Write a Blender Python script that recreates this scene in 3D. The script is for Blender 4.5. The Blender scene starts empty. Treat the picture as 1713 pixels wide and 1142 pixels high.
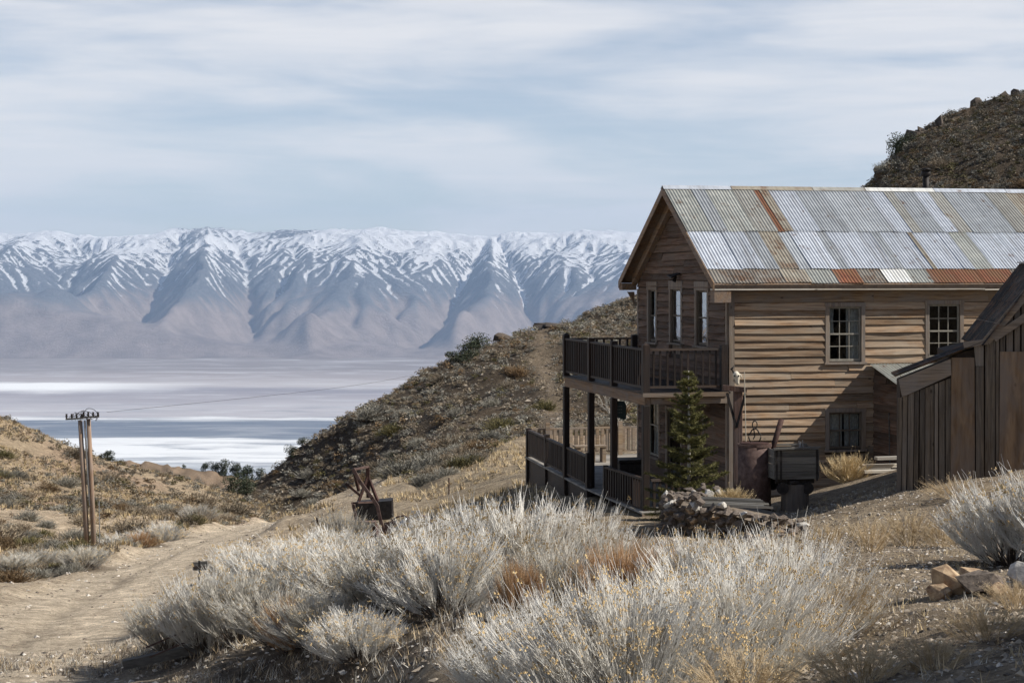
import bpy, bmesh, math, random
import numpy as np
from mathutils import Vector, Matrix

random.seed(7)
F = 3000.0; CX = 856.5; HY = 455.0        # focal length and horizon measured in the photograph's pixels
R = math.radians
sc = bpy.context.scene
COL = sc.collection

# ------------------------------------------------------------------ camera, world, sun, exposure
cam = bpy.data.cameras.new('camera'); camo = bpy.data.objects.new('camera', cam); COL.objects.link(camo)
camo.location = (0, 0, 0); camo.rotation_euler = (R(90), 0, 0)
cam.sensor_width = 36; cam.lens = 36 * F / 1713.0
cam.shift_y = -(571.0 - HY) / 1713.0
cam.clip_start = 0.1; cam.clip_end = 200000
sc.camera = camo

SUN_AZ, SUN_EL = -7.0, 39.0
sd = Vector((math.cos(R(SUN_EL)) * math.cos(R(SUN_AZ)), math.cos(R(SUN_EL)) * math.sin(R(SUN_AZ)), math.sin(R(SUN_EL))))
sl = bpy.data.lights.new('sun', 'SUN'); sl.energy = 5.0; sl.angle = R(0.5); sl.color = (1.0, 0.95, 0.87)
so = bpy.data.objects.new('sun', sl); COL.objects.link(so)
so.rotation_euler = sd.to_track_quat('Z', 'Y').to_euler(); so.location = (60, -20, 60)

world = bpy.data.worlds.new('World'); sc.world = world; world.use_nodes = True
wt = world.node_tree; wn = wt.nodes; wl = wt.links; wn.clear()
wo = wn.new('ShaderNodeOutputWorld'); bg = wn.new('ShaderNodeBackground'); bg.inputs[1].default_value = 0.078
sky = wn.new('ShaderNodeTexSky'); sky.sky_type = 'NISHITA'; sky.sun_disc = False
sky.sun_elevation = R(SUN_EL); sky.sun_rotation = math.atan2(sd.x, sd.y)
sky.altitude = 2500; sky.air_density = 1.0; sky.dust_density = 0.6; sky.ozone_density = 1.6
tc = wn.new('ShaderNodeTexCoord')
def wmap(scale, rot=(0, 0, 0), loc=(0, 0, 0)):
    m = wn.new('ShaderNodeMapping'); m.inputs['Scale'].default_value = scale
    m.inputs['Rotation'].default_value = rot; m.inputs['Location'].default_value = loc
    wl.new(tc.outputs['Generated'], m.inputs[0]); return m
def wnoise(m, scale, detail, rough, dist=0.0):
    n = wn.new('ShaderNodeTexNoise'); n.inputs['Scale'].default_value = scale; n.inputs['Detail'].default_value = detail
    n.inputs['Roughness'].default_value = rough; n.inputs['Distortion'].default_value = dist
    wl.new(m.outputs[0], n.inputs['Vector']); return n
def wramp(n, stops):
    r = wn.new('ShaderNodeValToRGB'); r.color_ramp.interpolation = 'EASE'
    while len(r.color_ramp.elements) < len(stops): r.color_ramp.elements.new(0.5)
    for e, (p, c) in zip(r.color_ramp.elements, stops): e.position = p; e.color = (c, c, c, 1)
    wl.new(n.outputs[0], r.inputs[0]); return r
n1 = wnoise(wmap((3.0, 3.0, 17.0), (0, R(5), 0), (3.1, 0.2, 1.25)), 1.6, 5, 0.52, 0.35)
n2 = wnoise(wmap((5.0, 5.0, 75.0), (0, R(-3), 0), (1.7, 2.2, 0.3)), 1.3, 6, 0.6, 0.5)
r1 = wramp(n1, [(0.34, 0.36), (0.60, 1.0)]); r2 = wramp(n2, [(0.36, 0.0), (0.66, 1.0)])
ma = wn.new('ShaderNodeMath'); ma.operation = 'MULTIPLY_ADD'; wl.new(r2.outputs[0], ma.inputs[0]); ma.inputs[1].default_value = 0.16; wl.new(r1.outputs[0], ma.inputs[2])
mb_ = wn.new('ShaderNodeMath'); mb_.operation = 'MULTIPLY'; wl.new(ma.outputs[0], mb_.inputs[0]); mb_.use_clamp = True
sz_ = wn.new('ShaderNodeSeparateXYZ'); wl.new(tc.outputs['Generated'], sz_.inputs[0])     # thin high cloud, cleared above the view to cut the fill light
el_ = wn.new('ShaderNodeMapRange'); wl.new(sz_.outputs[2], el_.inputs[0]); el_.inputs[1].default_value = 0.16; el_.inputs[2].default_value = 0.5; el_.inputs[3].default_value = 0.80; el_.inputs[4].default_value = 0.06
wl.new(el_.outputs[0], mb_.inputs[1])
mx = wn.new('ShaderNodeMix'); mx.data_type = 'RGBA'
wl.new(mb_.outputs[0], mx.inputs[0]); wl.new(sky.outputs[0], mx.inputs[6]); mx.inputs[7].default_value = (8.7, 8.65, 8.75, 1)
wl.new(mx.outputs[2], bg.inputs[0]); wl.new(bg.outputs[0], wo.inputs[0])

sc.view_settings.view_transform = 'Standard'; sc.view_settings.look = 'None'
sc.view_settings.exposure = 0.40; sc.view_settings.gamma = 1.0; sc.view_settings.use_curve_mapping = False
sc.render.engine = 'CYCLES'
sc.cycles.use_denoising = True
sc.cycles.max_bounces = 6; sc.cycles.diffuse_bounces = 3; sc.cycles.glossy_bounces = 2; sc.cycles.transparent_max_bounces = 8
sc.cycles.transmission_bounces = 3; sc.cycles.volume_bounces = 0
sc.cycles.caustics_reflective = False; sc.cycles.caustics_refractive = False

# ------------------------------------------------------------------ helpers
def W3(px, py, d): return ((px - CX) * d / F, d, (HY - py) * d / F)

ZO = {}
def thing(name, label, cat, loc=(0, 0, 0), rz=0.0, group=None):
    o = bpy.data.objects.new(name, None); COL.objects.link(o); o.empty_display_size = 0.3
    o.location = loc; o.rotation_euler = (0, 0, rz); o['label'] = label; o['category'] = cat
    if group: o['group'] = group
    return o
def tag(o, label=None, cat=None, group=None, kind=None):
    if label: o['label'] = label
    if cat: o['category'] = cat
    if group: o['group'] = group
    if kind: o['kind'] = kind
    return o

class MB:
    def __init__(s): s.v = []; s.f = []
    def add(s, vs, fs):
        k = len(s.v); s.v.extend([tuple(p) for p in vs]); s.f.extend([tuple(i + k for i in q) for q in fs]); return s
    def box(s, x0, x1, y0, y1, z0, z1):
        return s.add([(x0, y0, z0), (x1, y0, z0), (x1, y1, z0), (x0, y1, z0), (x0, y0, z1), (x1, y0, z1), (x1, y1, z1), (x0, y1, z1)],
                     [(0, 3, 2, 1), (4, 5, 6, 7), (0, 1, 5, 4), (1, 2, 6, 5), (2, 3, 7, 6), (3, 0, 4, 7)])
    def beam(s, p0, p1, w, h, up=(0, 0, 1), roll=0.0):
        p0 = Vector(p0); p1 = Vector(p1); d = (p1 - p0).normalized(); u = Vector(up)
        sx = d.cross(u)
        if sx.length < 1e-4: sx = d.cross(Vector((0, 1, 0)))
        sx.normalize(); u = sx.cross(d)
        if roll: q = Matrix.Rotation(roll, 3, d); sx = q @ sx; u = q @ u
        a, b = sx * w / 2, u * h / 2
        return s.add([p0 - a - b, p0 + a - b, p0 + a + b, p0 - a + b, p1 - a - b, p1 + a - b, p1 + a + b, p1 - a + b],
                     [(0, 3, 2, 1), (4, 5, 6, 7), (0, 1, 5, 4), (1, 2, 6, 5), (2, 3, 7, 6), (3, 0, 4, 7)])
    def tube(s, pts, rad, n=8, cap=True):
        pts = [Vector(p) for p in pts]
        if not hasattr(rad, '__len__'): rad = [rad] * len(pts)
        rings = []
        for i, p in enumerate(pts):
            d = (pts[min(i + 1, len(pts) - 1)] - pts[max(i - 1, 0)]).normalized()
            a = d.cross(Vector((0, 0, 1)))
            if a.length < 0.05: a = d.cross(Vector((0, 1, 0)))
            a.normalize(); b = d.cross(a)
            rings.append([p + (a * math.cos(t) + b * math.sin(t)) * rad[i] for t in [2 * math.pi * k / n for k in range(n)]])
        vs = [q for r in rings for q in r]; fs = []
        for i in range(len(pts) - 1):
            for k in range(n): fs.append((i * n + k, i * n + (k + 1) % n, (i + 1) * n + (k + 1) % n, (i + 1) * n + k))
        if cap: fs.append(tuple(range(n - 1, -1, -1))); fs.append(tuple((len(pts) - 1) * n + k for k in range(n)))
        return s.add(vs, fs)
    def prism(s, poly, off):          # polygon (list of 3D points) pushed by the vector off
        n = len(poly); o = Vector(off); P = [Vector(p) for p in poly]
        return s.add(P + [p + o for p in P], [tuple(range(n)), tuple(range(2 * n - 1, n - 1, -1))] + [(i, n + i, n + (i + 1) % n, (i + 1) % n) for i in range(n)])
    def mesh(s, name, m, smooth=False):
        me = bpy.data.meshes.new(name); me.from_pydata(s.v, [], s.f)
        b = bmesh.new(); b.from_mesh(me); bmesh.ops.recalc_face_normals(b, faces=b.faces); b.to_mesh(me); b.free()
        me.materials.append(m)
        if smooth: me.shade_smooth()
        return me
    def build(s, name, m, parent=None, smooth=False, bevel=0.0):
        if parent is not None:
            zz = ZO.get(parent.name)
            if zz: s.v = [(x, y, z - zz) for x, y, z in s.v]
        o = bpy.data.objects.new(name, s.mesh(name, m, smooth)); COL.objects.link(o)
        if parent is not None:
            o.parent = parent
            if parent.name in ZO: ZO[o.name] = 0
        if bevel:
            bv = o.modifiers.new('bevel', 'BEVEL'); bv.width = bevel; bv.segments = 1; bv.limit_method = 'ANGLE'
        return o
# a sub-part's mesh is written in the same frame as its part's (identity parent transform)
def sub(part, name, mb, m, zoff, smooth=False):
    mb.v = [(x, y, z - zoff) for x, y, z in mb.v]
    o = bpy.data.objects.new(name, mb.mesh(name, m, smooth)); COL.objects.link(o); o.parent = part
    return o
def link_copy(src, name, parent=None, loc=None, rot=None, scale=None):
    o = src.copy(); COL.objects.link(o)
    o.parent = parent
    if loc is not None: o.location = loc
    if rot is not None: o.rotation_euler = rot
    if scale is not None: o.scale = scale
    return o
def np_mesh(name, V, Fq, m, smooth=False):     # V (n,3), Fq (m,3) or (m,4) arrays
    V = np.asarray(V, np.float32); Fq = np.asarray(Fq, np.int32); k = Fq.shape[1]
    me = bpy.data.meshes.new(name)
    me.vertices.add(len(V)); me.vertices.foreach_set('co', V.ravel())
    me.loops.add(Fq.size); me.loops.foreach_set('vertex_index', Fq.ravel())
    me.polygons.add(len(Fq)); me.polygons.foreach_set('loop_start', np.arange(0, Fq.size, k, dtype=np.int32))
    me.polygons.foreach_set('loop_total', np.full(len(Fq), k, np.int32))
    me.polygons.foreach_set('use_smooth', np.full(len(Fq), smooth))
    me.update(); me.validate(); me.materials.append(m); return me

# ---- value noise in world coordinates (numpy)
def _h(ix, iy, s):
    n = (ix.astype(np.int64) * 374761393 + iy.astype(np.int64) * 668265263 + s * 144269504) & 0x7fffffff
    n = ((n ^ (n >> 13)) * 1274126177) & 0x7fffffff
    return ((n ^ (n >> 16)) & 0xffff) / 65535.0
def vn(x, y, cell, s=0):
    x = x / cell + 1000.3 * (s % 7); y = y / cell + 571.7 * (s % 5)
    ix = np.floor(x); iy = np.floor(y); fx = x - ix; fy = y - iy
    fx = fx * fx * (3 - 2 * fx); fy = fy * fy * (3 - 2 * fy)
    a = _h(ix, iy, s) * (1 - fx) + _h(ix + 1, iy, s) * fx; b = _h(ix, iy + 1, s) * (1 - fx) + _h(ix + 1, iy + 1, s) * fx
    return (a * (1 - fy) + b * fy) * 2 - 1
def sstep(a, b, x):
    t = np.clip((x - a) / (b - a), 0, 1); return t * t * (3 - 2 * t)

# ------------------------------------------------------------------ materials
def newmat(name):
    m = bpy.data.materials.new(name); m.use_nodes = True; nt = m.node_tree; p = nt.nodes['Principled BSDF']
    p.inputs['Specular IOR Level'].default_value = 0.25
    return m, nt, p
def N(nt, t, **kw):
    n = nt.nodes.new(t)
    for k, v in kw.items():
        if k.startswith('i_'): n.inputs[k[2:].replace('_', ' ')].default_value = v
        else: setattr(n, k, v)
    return n
def ramp(nt, src, stops):
    r = nt.nodes.new('ShaderNodeValToRGB')
    while len(r.color_ramp.elements) < len(stops): r.color_ramp.elements.new(0.5)
    for e, (p, c) in zip(r.color_ramp.elements, stops):
        e.position = p; e.color = (*c, 1) if hasattr(c, '__len__') else (c, c, c, 1)
    nt.links.new(src, r.inputs[0]); return r
def mixc(nt, f, a, b, mode='MIX'):
    m = nt.nodes.new('ShaderNodeMix'); m.data_type = 'RGBA'; m.blend_type = mode; m.clamp_factor = True
    for i, s in ((0, f), (6, a), (7, b)):
        if hasattr(s, 'links') or hasattr(s, 'is_linked'): nt.links.new(s, m.inputs[i])
        else: m.inputs[i].default_value = s if not hasattr(s, '__len__') else (*s, 1)
    return m.outputs[2]
def coords(nt, scale, rnd=True, kind='Object'):
    c = nt.nodes.new('ShaderNodeTexCoord'); mp = nt.nodes.new('ShaderNodeMapping'); mp.inputs['Scale'].default_value = scale
    nt.links.new(c.outputs[kind], mp.inputs[0])
    if rnd:
        oi = nt.nodes.new('ShaderNodeObjectInfo'); mu = N(nt, 'ShaderNodeMath', operation='MULTIPLY'); mu.inputs[1].default_value = 61.0
        nt.links.new(oi.outputs['Random'], mu.inputs[0])
        nt.links.new(mu.outputs[0], mp.inputs['Location'])
    return mp.outputs[0]
def noise(nt, vec, scale, detail=4, rough=0.55, dist=0.0):
    n = N(nt, 'ShaderNodeTexNoise'); n.inputs['Scale'].default_value = scale; n.inputs['Detail'].default_value = detail
    n.inputs['Roughness'].default_value = rough; n.inputs['Distortion'].default_value = dist
    nt.links.new(vec, n.inputs['Vector']); return n.outputs[0]
def bump(nt, p, h, strength, dist):
    b = nt.nodes.new('ShaderNodeBump'); b.inputs['Strength'].default_value = strength; b.inputs['Distance'].default_value = dist
    nt.links.new(h, b.inputs['Height']); nt.links.new(b.outputs[0], p.inputs['Normal'])
def tint(nt, lo, hi):
    oi = nt.nodes.new('ShaderNodeObjectInfo'); r = N(nt, 'ShaderNodeMapRange'); r.inputs[3].default_value = lo; r.inputs[4].default_value = hi
    nt.links.new(oi.outputs['Random'], r.inputs[0]); return r.outputs[0]

def wood(name, dark, mid, light, axis='x', grain=26.0, var=(0.72, 1.2), grey=None, rough=0.85):
    m, nt, p = newmat(name)
    sx = {'x': (1.1, grain, grain), 'y': (grain, 1.1, grain), 'z': (grain, grain, 1.1)}[axis]
    g = noise(nt, coords(nt, sx), 1.0, 6, 0.65, 0.6)
    c = ramp(nt, g, [(0.28, dark), (0.5, mid), (0.72, light)]).outputs[0]
    sx2 = {'x': (1.1, 3.2, 3.2), 'y': (3.2, 1.1, 3.2), 'z': (3.2, 3.2, 1.1)}[axis]
    bl = ramp(nt, noise(nt, coords(nt, sx2), 1.0, 4, 0.6, 0.8), [(0.36, 0.0), (0.62, 1.0)]).outputs[0]
    gc = grey or tuple(0.8 * (sum(mid) / 3) + 0.35 * x for x in mid)
    c = mixc(nt, bl, c, mixc(nt, 0.7, c, gc))
    mul = N(nt, 'ShaderNodeHueSaturation'); nt.links.new(c, mul.inputs['Color']); nt.links.new(tint(nt, *var), mul.inputs['Value'])
    nt.links.new(mul.outputs[0], p.inputs['Base Color']); p.inputs['Roughness'].default_value = rough
    kn = N(nt, 'ShaderNodeTexVoronoi'); kn.inputs['Scale'].default_value = 2.6; nt.links.new(coords(nt, {'x': (0.8, 1.6, 1.6), 'y': (1.6, 0.8, 1.6), 'z': (1.6, 1.6, 0.8)}[axis]), kn.inputs['Vector'])
    st = ramp(nt, kn.outputs['Distance'], [(0.03, 0.35), (0.11, 1.0)]).outputs[0]                       # knots and nail stains
    c3 = mixc(nt, 1.0, mul.outputs[0], st, 'MULTIPLY'); nt.links.new(c3, p.inputs['Base Color'])
    bump(nt, p, g, 0.9, 0.009); return m
def plain(name, c, rough=0.8, metal=0.0, var=0.25, scale=12.0, bmp=0.3, dist=0.01, c2=None, detail=4):
    m, nt, p = newmat(name)
    n = noise(nt, coords(nt, (1, 1, 1)), scale, detail, 0.6)
    c2 = c2 or tuple(x * (1 - var * 1.6) for x in c)
    cc = ramp(nt, n, [(0.32, c2), (0.68, tuple(min(1, x * (1 + var)) for x in c))]).outputs[0]
    nt.links.new(cc, p.inputs['Base Color']); p.inputs['Roughness'].default_value = rough; p.inputs['Metallic'].default_value = metal
    if bmp: bump(nt, p, n, bmp, dist)
    return m
def metal_sheet(name, c, c2, rust=0.12, rough=0.5, metal=0.35):
    m, nt, p = newmat(name)
    a = noise(nt, coords(nt, (1.2, 3.0, 3.0)), 1.6, 5, 0.6, 0.4)
    base = ramp(nt, a, [(0.3, c2), (0.7, c)]).outputs[0]
    st = noise(nt, coords(nt, (9.0, 0.8, 0.8)), 1.5, 4, 0.6)
    base = mixc(nt, ramp(nt, st, [(0.45, 0.0), (0.75, 0.55)]).outputs[0], base, tuple(0.6 * x for x in c2))
    rr = ramp(nt, noise(nt, coords(nt, (1, 1, 1)), 3.0, 6, 0.7), [(0.62 - rust, 0.0), (0.74 - rust * 0.4, 1.0)]).outputs[0]
    base = mixc(nt, rr, base, (0.16, 0.085, 0.045)) if rust > 0 else base
    run_ = noise(nt, coords(nt, (5.0, 0.35, 0.35), False), 1.0, 5, 0.65, 0.3)        # stains that run down the slope across the sheets
    base = mixc(nt, ramp(nt, run_, [(0.52, 0.0), (0.72, 0.5)]).outputs[0], base, (0.19, 0.165, 0.14))
    hs = N(nt, 'ShaderNodeHueSaturation'); nt.links.new(base, hs.inputs['Color']); nt.links.new(tint(nt, 0.86, 1.12), hs.inputs['Value'])
    nt.links.new(hs.outputs[0], p.inputs['Base Color']); p.inputs['Roughness'].default_value = rough; p.inputs['Metallic'].default_value = metal
    return m

M = {}
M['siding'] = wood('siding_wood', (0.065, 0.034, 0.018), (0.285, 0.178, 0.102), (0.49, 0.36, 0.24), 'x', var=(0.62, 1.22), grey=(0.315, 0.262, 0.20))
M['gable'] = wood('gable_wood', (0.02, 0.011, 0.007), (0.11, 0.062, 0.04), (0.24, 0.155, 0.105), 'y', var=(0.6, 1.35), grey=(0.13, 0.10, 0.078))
M['trim_z'] = wood('trim_wood', (0.08, 0.06, 0.045), (0.22, 0.165, 0.12), (0.32, 0.26, 0.19), 'z')
M['trim_x'] = wood('trim_wood_long', (0.07, 0.045, 0.03), (0.22, 0.145, 0.085), (0.34, 0.25, 0.16), 'x')
M['trim_y'] = wood('trim_wood_cross', (0.07, 0.045, 0.03), (0.25, 0.155, 0.09), (0.36, 0.25, 0.15), 'y')
M['pale_x'] = wood('pale_board', (0.25, 0.21, 0.16), (0.48, 0.42, 0.33), (0.6, 0.55, 0.46), 'x')
M['core'] = plain('wall_core', (0.05, 0.035, 0.025))
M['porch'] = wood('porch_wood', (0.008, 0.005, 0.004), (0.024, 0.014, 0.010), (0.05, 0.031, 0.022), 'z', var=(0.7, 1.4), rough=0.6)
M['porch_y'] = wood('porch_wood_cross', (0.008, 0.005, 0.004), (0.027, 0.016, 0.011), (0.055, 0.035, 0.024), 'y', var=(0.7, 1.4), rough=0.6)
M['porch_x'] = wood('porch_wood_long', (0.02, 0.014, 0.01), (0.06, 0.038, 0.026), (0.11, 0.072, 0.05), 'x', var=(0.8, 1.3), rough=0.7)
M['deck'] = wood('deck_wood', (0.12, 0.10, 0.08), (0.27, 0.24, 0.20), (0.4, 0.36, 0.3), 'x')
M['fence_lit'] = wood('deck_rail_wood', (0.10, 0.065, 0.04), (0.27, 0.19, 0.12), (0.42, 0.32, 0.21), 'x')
M['shed'] = wood('shed_board', (0.035, 0.026, 0.019), (0.135, 0.105, 0.077), (0.27, 0.215, 0.155), 'z', var=(0.6, 1.3), grey=(0.17, 0.15, 0.13))
M['shed_x'] = wood('shed_beam', (0.08, 0.06, 0.042), (0.23, 0.175, 0.125), (0.36, 0.28, 0.20), 'x', var=(0.8, 1.2))
M['ply'] = wood('plywood', (0.09, 0.056, 0.032), (0.20, 0.13, 0.078), (0.30, 0.21, 0.13), 'z', grain=9.0, var=(0.9, 1.1))
M['greywood'] = wood('grey_weathered_wood', (0.035, 0.032, 0.028), (0.12, 0.11, 0.092), (0.24, 0.22, 0.19), 'x', grain=30)
M['pole'] = wood('pole_wood', (0.10, 0.062, 0.04), (0.26, 0.17, 0.11), (0.38, 0.27, 0.185), 'z', grain=14)
M['sash'] = plain('sash_paint', (0.26, 0.24, 0.20), 0.7, var=0.15)
M['sash_dark'] = plain('sash_old_paint', (0.13, 0.105, 0.08), 0.7, var=0.2)
M['curtain'] = plain('curtain_cloth', (0.62, 0.60, 0.55), 0.9, var=0.18, scale=20)
M['iron'] = plain('black_iron', (0.03, 0.026, 0.024), 0.6, 0.3, 0.3)
M['rust'] = plain('rusty_steel', (0.105, 0.07, 0.06), 0.75, 0.1, 0.35, 9.0, 0.4, 0.006, detail=6, c2=(0.055, 0.032, 0.026))
M['rustdark'] = plain('dark_rusty_steel', (0.06, 0.03, 0.024), 0.75, 0.1, 0.4, 7.0)
M['galv'] = plain('galvanised_pipe', (0.32, 0.33, 0.34), 0.4, 0.6, 0.15)
M['plastic'] = plain('dark_painted_board', (0.035, 0.055, 0.06), 0.6, 0, 0.15)
M['letter'] = plain('faded_lettering', (0.16, 0.17, 0.16), 0.7, 0, 0.1)
M['bone'] = plain('bone', (0.62, 0.56, 0.45), 0.7, 0, 0.15)
M['rope'] = plain('pale_rope', (0.5, 0.45, 0.36), 0.9, 0, 0.1)
M['stone'] = plain('grey_stone', (0.15, 0.122, 0.098), 0.9, 0, 0.4, 9.0, 0.6, 0.02, detail=7, c2=(0.075, 0.06, 0.05))
M['stone_tan'] = plain('tan_stone', (0.40, 0.30, 0.19), 0.9, 0, 0.3, 5.0, 0.5, 0.02, detail=7, c2=(0.20, 0.12, 0.07))
M['stone_white'] = plain('white_stone', (0.50, 0.47, 0.42), 0.85, 0, 0.2, 8.0, 0.5, 0.02, detail=6)
M['darkrock'] = plain('dark_outcrop', (0.10, 0.08, 0.065), 0.95, 0, 0.5, 0.8, 0.8, 0.3, detail=8)
M['inside'] = plain('dark_room', (0.03, 0.027, 0.024), 0.9, bmp=0)

def glass_mat():
    m = bpy.data.materials.new('window_glass'); m.use_nodes = True; nt = m.node_tree; nt.nodes.clear()
    o = N(nt, 'ShaderNodeOutputMaterial'); tr = N(nt, 'ShaderNodeBsdfTransparent'); tr.inputs[0].default_value = (0.62, 0.66, 0.68, 1)
    gl = N(nt, 'ShaderNodeBsdfGlossy'); gl.inputs['Roughness'].default_value = 0.06
    c = N(nt, 'ShaderNodeTexCoord'); nz = N(nt, 'ShaderNodeTexNoise'); nz.inputs['Scale'].default_value = 5; nt.links.new(c.outputs['Object'], nz.inputs[0])
    b = N(nt, 'ShaderNodeBump'); b.inputs['Strength'].default_value = 0.25; b.inputs['Distance'].default_value = 0.02
    nt.links.new(nz.outputs[0], b.inputs['Height']); nt.links.new(b.outputs[0], gl.inputs['Normal'])
    fr = N(nt, 'ShaderNodeFresnel'); fr.inputs[0].default_value = 1.5
    ad = N(nt, 'ShaderNodeMath', operation='ADD'); nt.links.new(fr.outputs[0], ad.inputs[0]); ad.operation = 'MULTIPLY'; ad.inputs[1].default_value = 0.55
    mx = N(nt, 'ShaderNodeMixShader'); nt.links.new(ad.outputs[0], mx.inputs[0]); nt.links.new(tr.outputs[0], mx.inputs[1]); nt.links.new(gl.outputs[0], mx.inputs[2])
    nt.links.new(mx.outputs[0], o.inputs[0]); return m
M['glass'] = glass_mat()

def plant(name, c1, c2, var=(0.8, 1.2), scale=5.0, rough=0.8, trans=0.0):
    m, nt, p = newmat(name)
    n = noise(nt, coords(nt, (1, 1, 1)), scale, 3, 0.6)
    c = ramp(nt, n, [(0.35, c1), (0.65, c2)]).outputs[0]
    hs = N(nt, 'ShaderNodeHueSaturation'); nt.links.new(c, hs.inputs['Color']); nt.links.new(tint(nt, *var), hs.inputs['Value'])
    nt.links.new(hs.outputs[0], p.inputs['Base Color']); p.inputs['Roughness'].default_value = rough
    return m
M['stem'] = plant('pale_stems', (0.64, 0.605, 0.545), (0.85, 0.83, 0.775), (0.88, 1.1), 9)
M['stemgrey'] = plant('grey_stems', (0.38, 0.35, 0.30), (0.60, 0.57, 0.50), (0.85, 1.1), 9)
M['limb'] = plant('woody_limbs', (0.06, 0.045, 0.035), (0.14, 0.11, 0.085), (0.9, 1.1), 9)
M['seed'] = plant('dry_seed_heads', (0.34, 0.23, 0.10), (0.52, 0.39, 0.21), (0.9, 1.1), 14)
M['straw'] = plant('straw_grass', (0.50, 0.37, 0.19), (0.66, 0.54, 0.34), (0.85, 1.1), 6)
M['tawny'] = plant('tawny_twigs', (0.42, 0.31, 0.18), (0.62, 0.50, 0.33), (0.85, 1.1), 6)
M['rustbush'] = plant('rusty_brown_twigs', (0.36, 0.215, 0.11), (0.52, 0.34, 0.19), (0.9, 1.1), 6)
M['sage'] = plant('sage_leaves', (0.16, 0.148, 0.12), (0.35, 0.33, 0.275), (0.6, 1.3), 6)
M['olive'] = plant('olive_leaves', (0.085, 0.075, 0.03), (0.17, 0.145, 0.06), (0.6, 1.3), 6)
M['tanbush'] = plant('tan_leaves', (0.17, 0.135, 0.095), (0.33, 0.27, 0.19), (0.6, 1.25), 6)
M['brownbush'] = plant('brown_leaves', (0.14, 0.09, 0.045), (0.26, 0.175, 0.095), (0.6, 1.25), 6)
M['needle'] = plant('conifer_needles', (0.052, 0.054, 0.018), (0.20, 0.185, 0.062), (0.9, 1.1), 7)
M['juniper'] = plant('juniper_leaves', (0.028, 0.036, 0.020), (0.06, 0.07, 0.038), (0.7, 1.3), 3)
M['bark'] = plain('bark', (0.10, 0.075, 0.055), 0.9, 0, 0.3, 20)
M['whitebark'] = plain('pale_bark', (0.52, 0.49, 0.43), 0.9, 0, 0.15, 10)

# ------------------------------------------------------------------ terrain: control points (photo px, photo py, metres away) or (px, None, metres, z)
CPT = [
 # around the camera and the near bank
 (856, None, 0.5, -1.65), (856, None, 5, -1.95), (1713, 1142, 8), (1600, 1100, 10), (1300, 1142, 10.5), (1400, 1085, 12.3), (1610, 992, 15.5),
 (1500, 960, 20), (1713, 935, 22), (1713, 1000, 14.5), (1400, 915, 26), (1600, 872, 28), (1510, 822, 32), (1700, 800, 31), (1115, 893, 31), (1300, 905, 29),
 (1400, 842, 33), (1450, None, 38, -4.45), (1250, None, 35, -4.62), (1160, None, 35, -4.85), (1050, None, 11.5, -2.86), (850, None, 13, -3.05), (1250, None, 17, -3.3),
 (900, None, 21, -3.95), (720, 1110, 15), (600, None, 15.5, -4.05), (600, 1062, 20), (650, 1110, 17.5), (400, None, 17, -4.75), (400, 1142, 20.5), (300, 1142, 22.5), (300, 1085, 25),
 (450, 955, 38), (560, 915, 45), (600, 905, 38), (520, 905, 53), (750, 905, 33), (750, 868, 42), (700, 835, 58), (650, 850, 55), (850, 865, 37), (850, 812, 52),
 (2000, None, 8, -1.7), (2000, None, 20, -3.0), (2100, None, 35, -3.0), (400, None, 8, -2.6), (0, None, 14, -3.9), (-300, None, 10, -3.4),
 # road
 (60, 1142, 24), (130, 1060, 31), (200, 1000, 42), (270, 950, 52), (360, 905, 66), (440, 880, 80), (500, 868, 95), (545, 862, 105), (0, 1040, 33), (-200, 1100, 26),
 # left hillside
 (0, 980, 46), (100, 940, 60), (145, 922, 66), (0, 890, 70), (0, 830, 95), (0, 760, 116), (0, 700, 132), (200, 860, 90), (100, 742, 138), (200, 777, 142), (300, 802, 146),
 (400, 832, 143), (490, 857, 135), (300, 862, 105), (400, 866, 108), (200, 815, 118), (-200, 900, 70), (-200, 640, 130), (-200, 780, 95), (-500, 560, 130), (300, 835, 125),
 (0, None, 175, -20), (200, None, 185, -25), (400, None, 185, -27), (-200, None, 175, -17), (500, None, 175, -23),
 # dark hillside
 (412, 828, 152), (500, 763, 162), (500, 805, 150), (450, 850, 140), (560, 852, 126), (620, 832, 114), (600, 750, 147), (600, 694, 168), (640, 812, 100), (700, 800, 80),
 (700, 775, 120), (700, 700, 146), (700, 639, 172), (800, 765, 92), (850, 700, 122), (850, 640, 150), (850, 567, 182), (780, 601, 178), (880, 745, 82), (940, 700, 120), (940, 620, 160),
 (940, 547, 192), (1000, 755, 62), (1060, 700, 108), (1060, 600, 165), (1060, 512, 216), (960, 765, 72), (960, 540, 200),
 (500, None, 205, -30), (600, None, 215, -27), (700, None, 220, -24), (850, None, 230, -20), (1000, None, 260, -17), (412, None, 200, -32),
 # house pad and the slope behind it
 (1076, 862, 38), (1000, None, 41, -5.25), (900, None, 46, -5.6), (950, None, 50, -5.6), (1222, None, 45, -5.1), (1400, None, 45, -4.7), (1700, None, 45, -3.9), (1300, None, 70, -5.0), (1650, None, 70, -2.8),
 (1300, None, 110, -5.0), (1450, None, 150, 1.5), (1450, 316, 200), (1520, 243, 208), (1713, 163, 220), (1713, 330, 165), (1713, None, 110, -0.5), (1850, 85, 235), (1300, None, 190, 0.5),
 (2100, None, 110, 4), (2100, 20, 220), (1450, None, 250, 1), (1713, None, 275, 13), (1250, None, 260, -8), (2200, None, 60, 0),
]
P_ = np.array([[(c[0] - CX) * c[2] / F, c[2], (c[3] if c[1] is None else (HY - c[1]) * c[2] / F)] for c in CPT])
LOGS = True
def warp(x, y):        # compress distance so that the spline is equally stiff in the picture near and far
    r = np.sqrt(x * x + y * y) + 4.0
    return (x / r) * 3.2, np.log(r)
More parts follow.
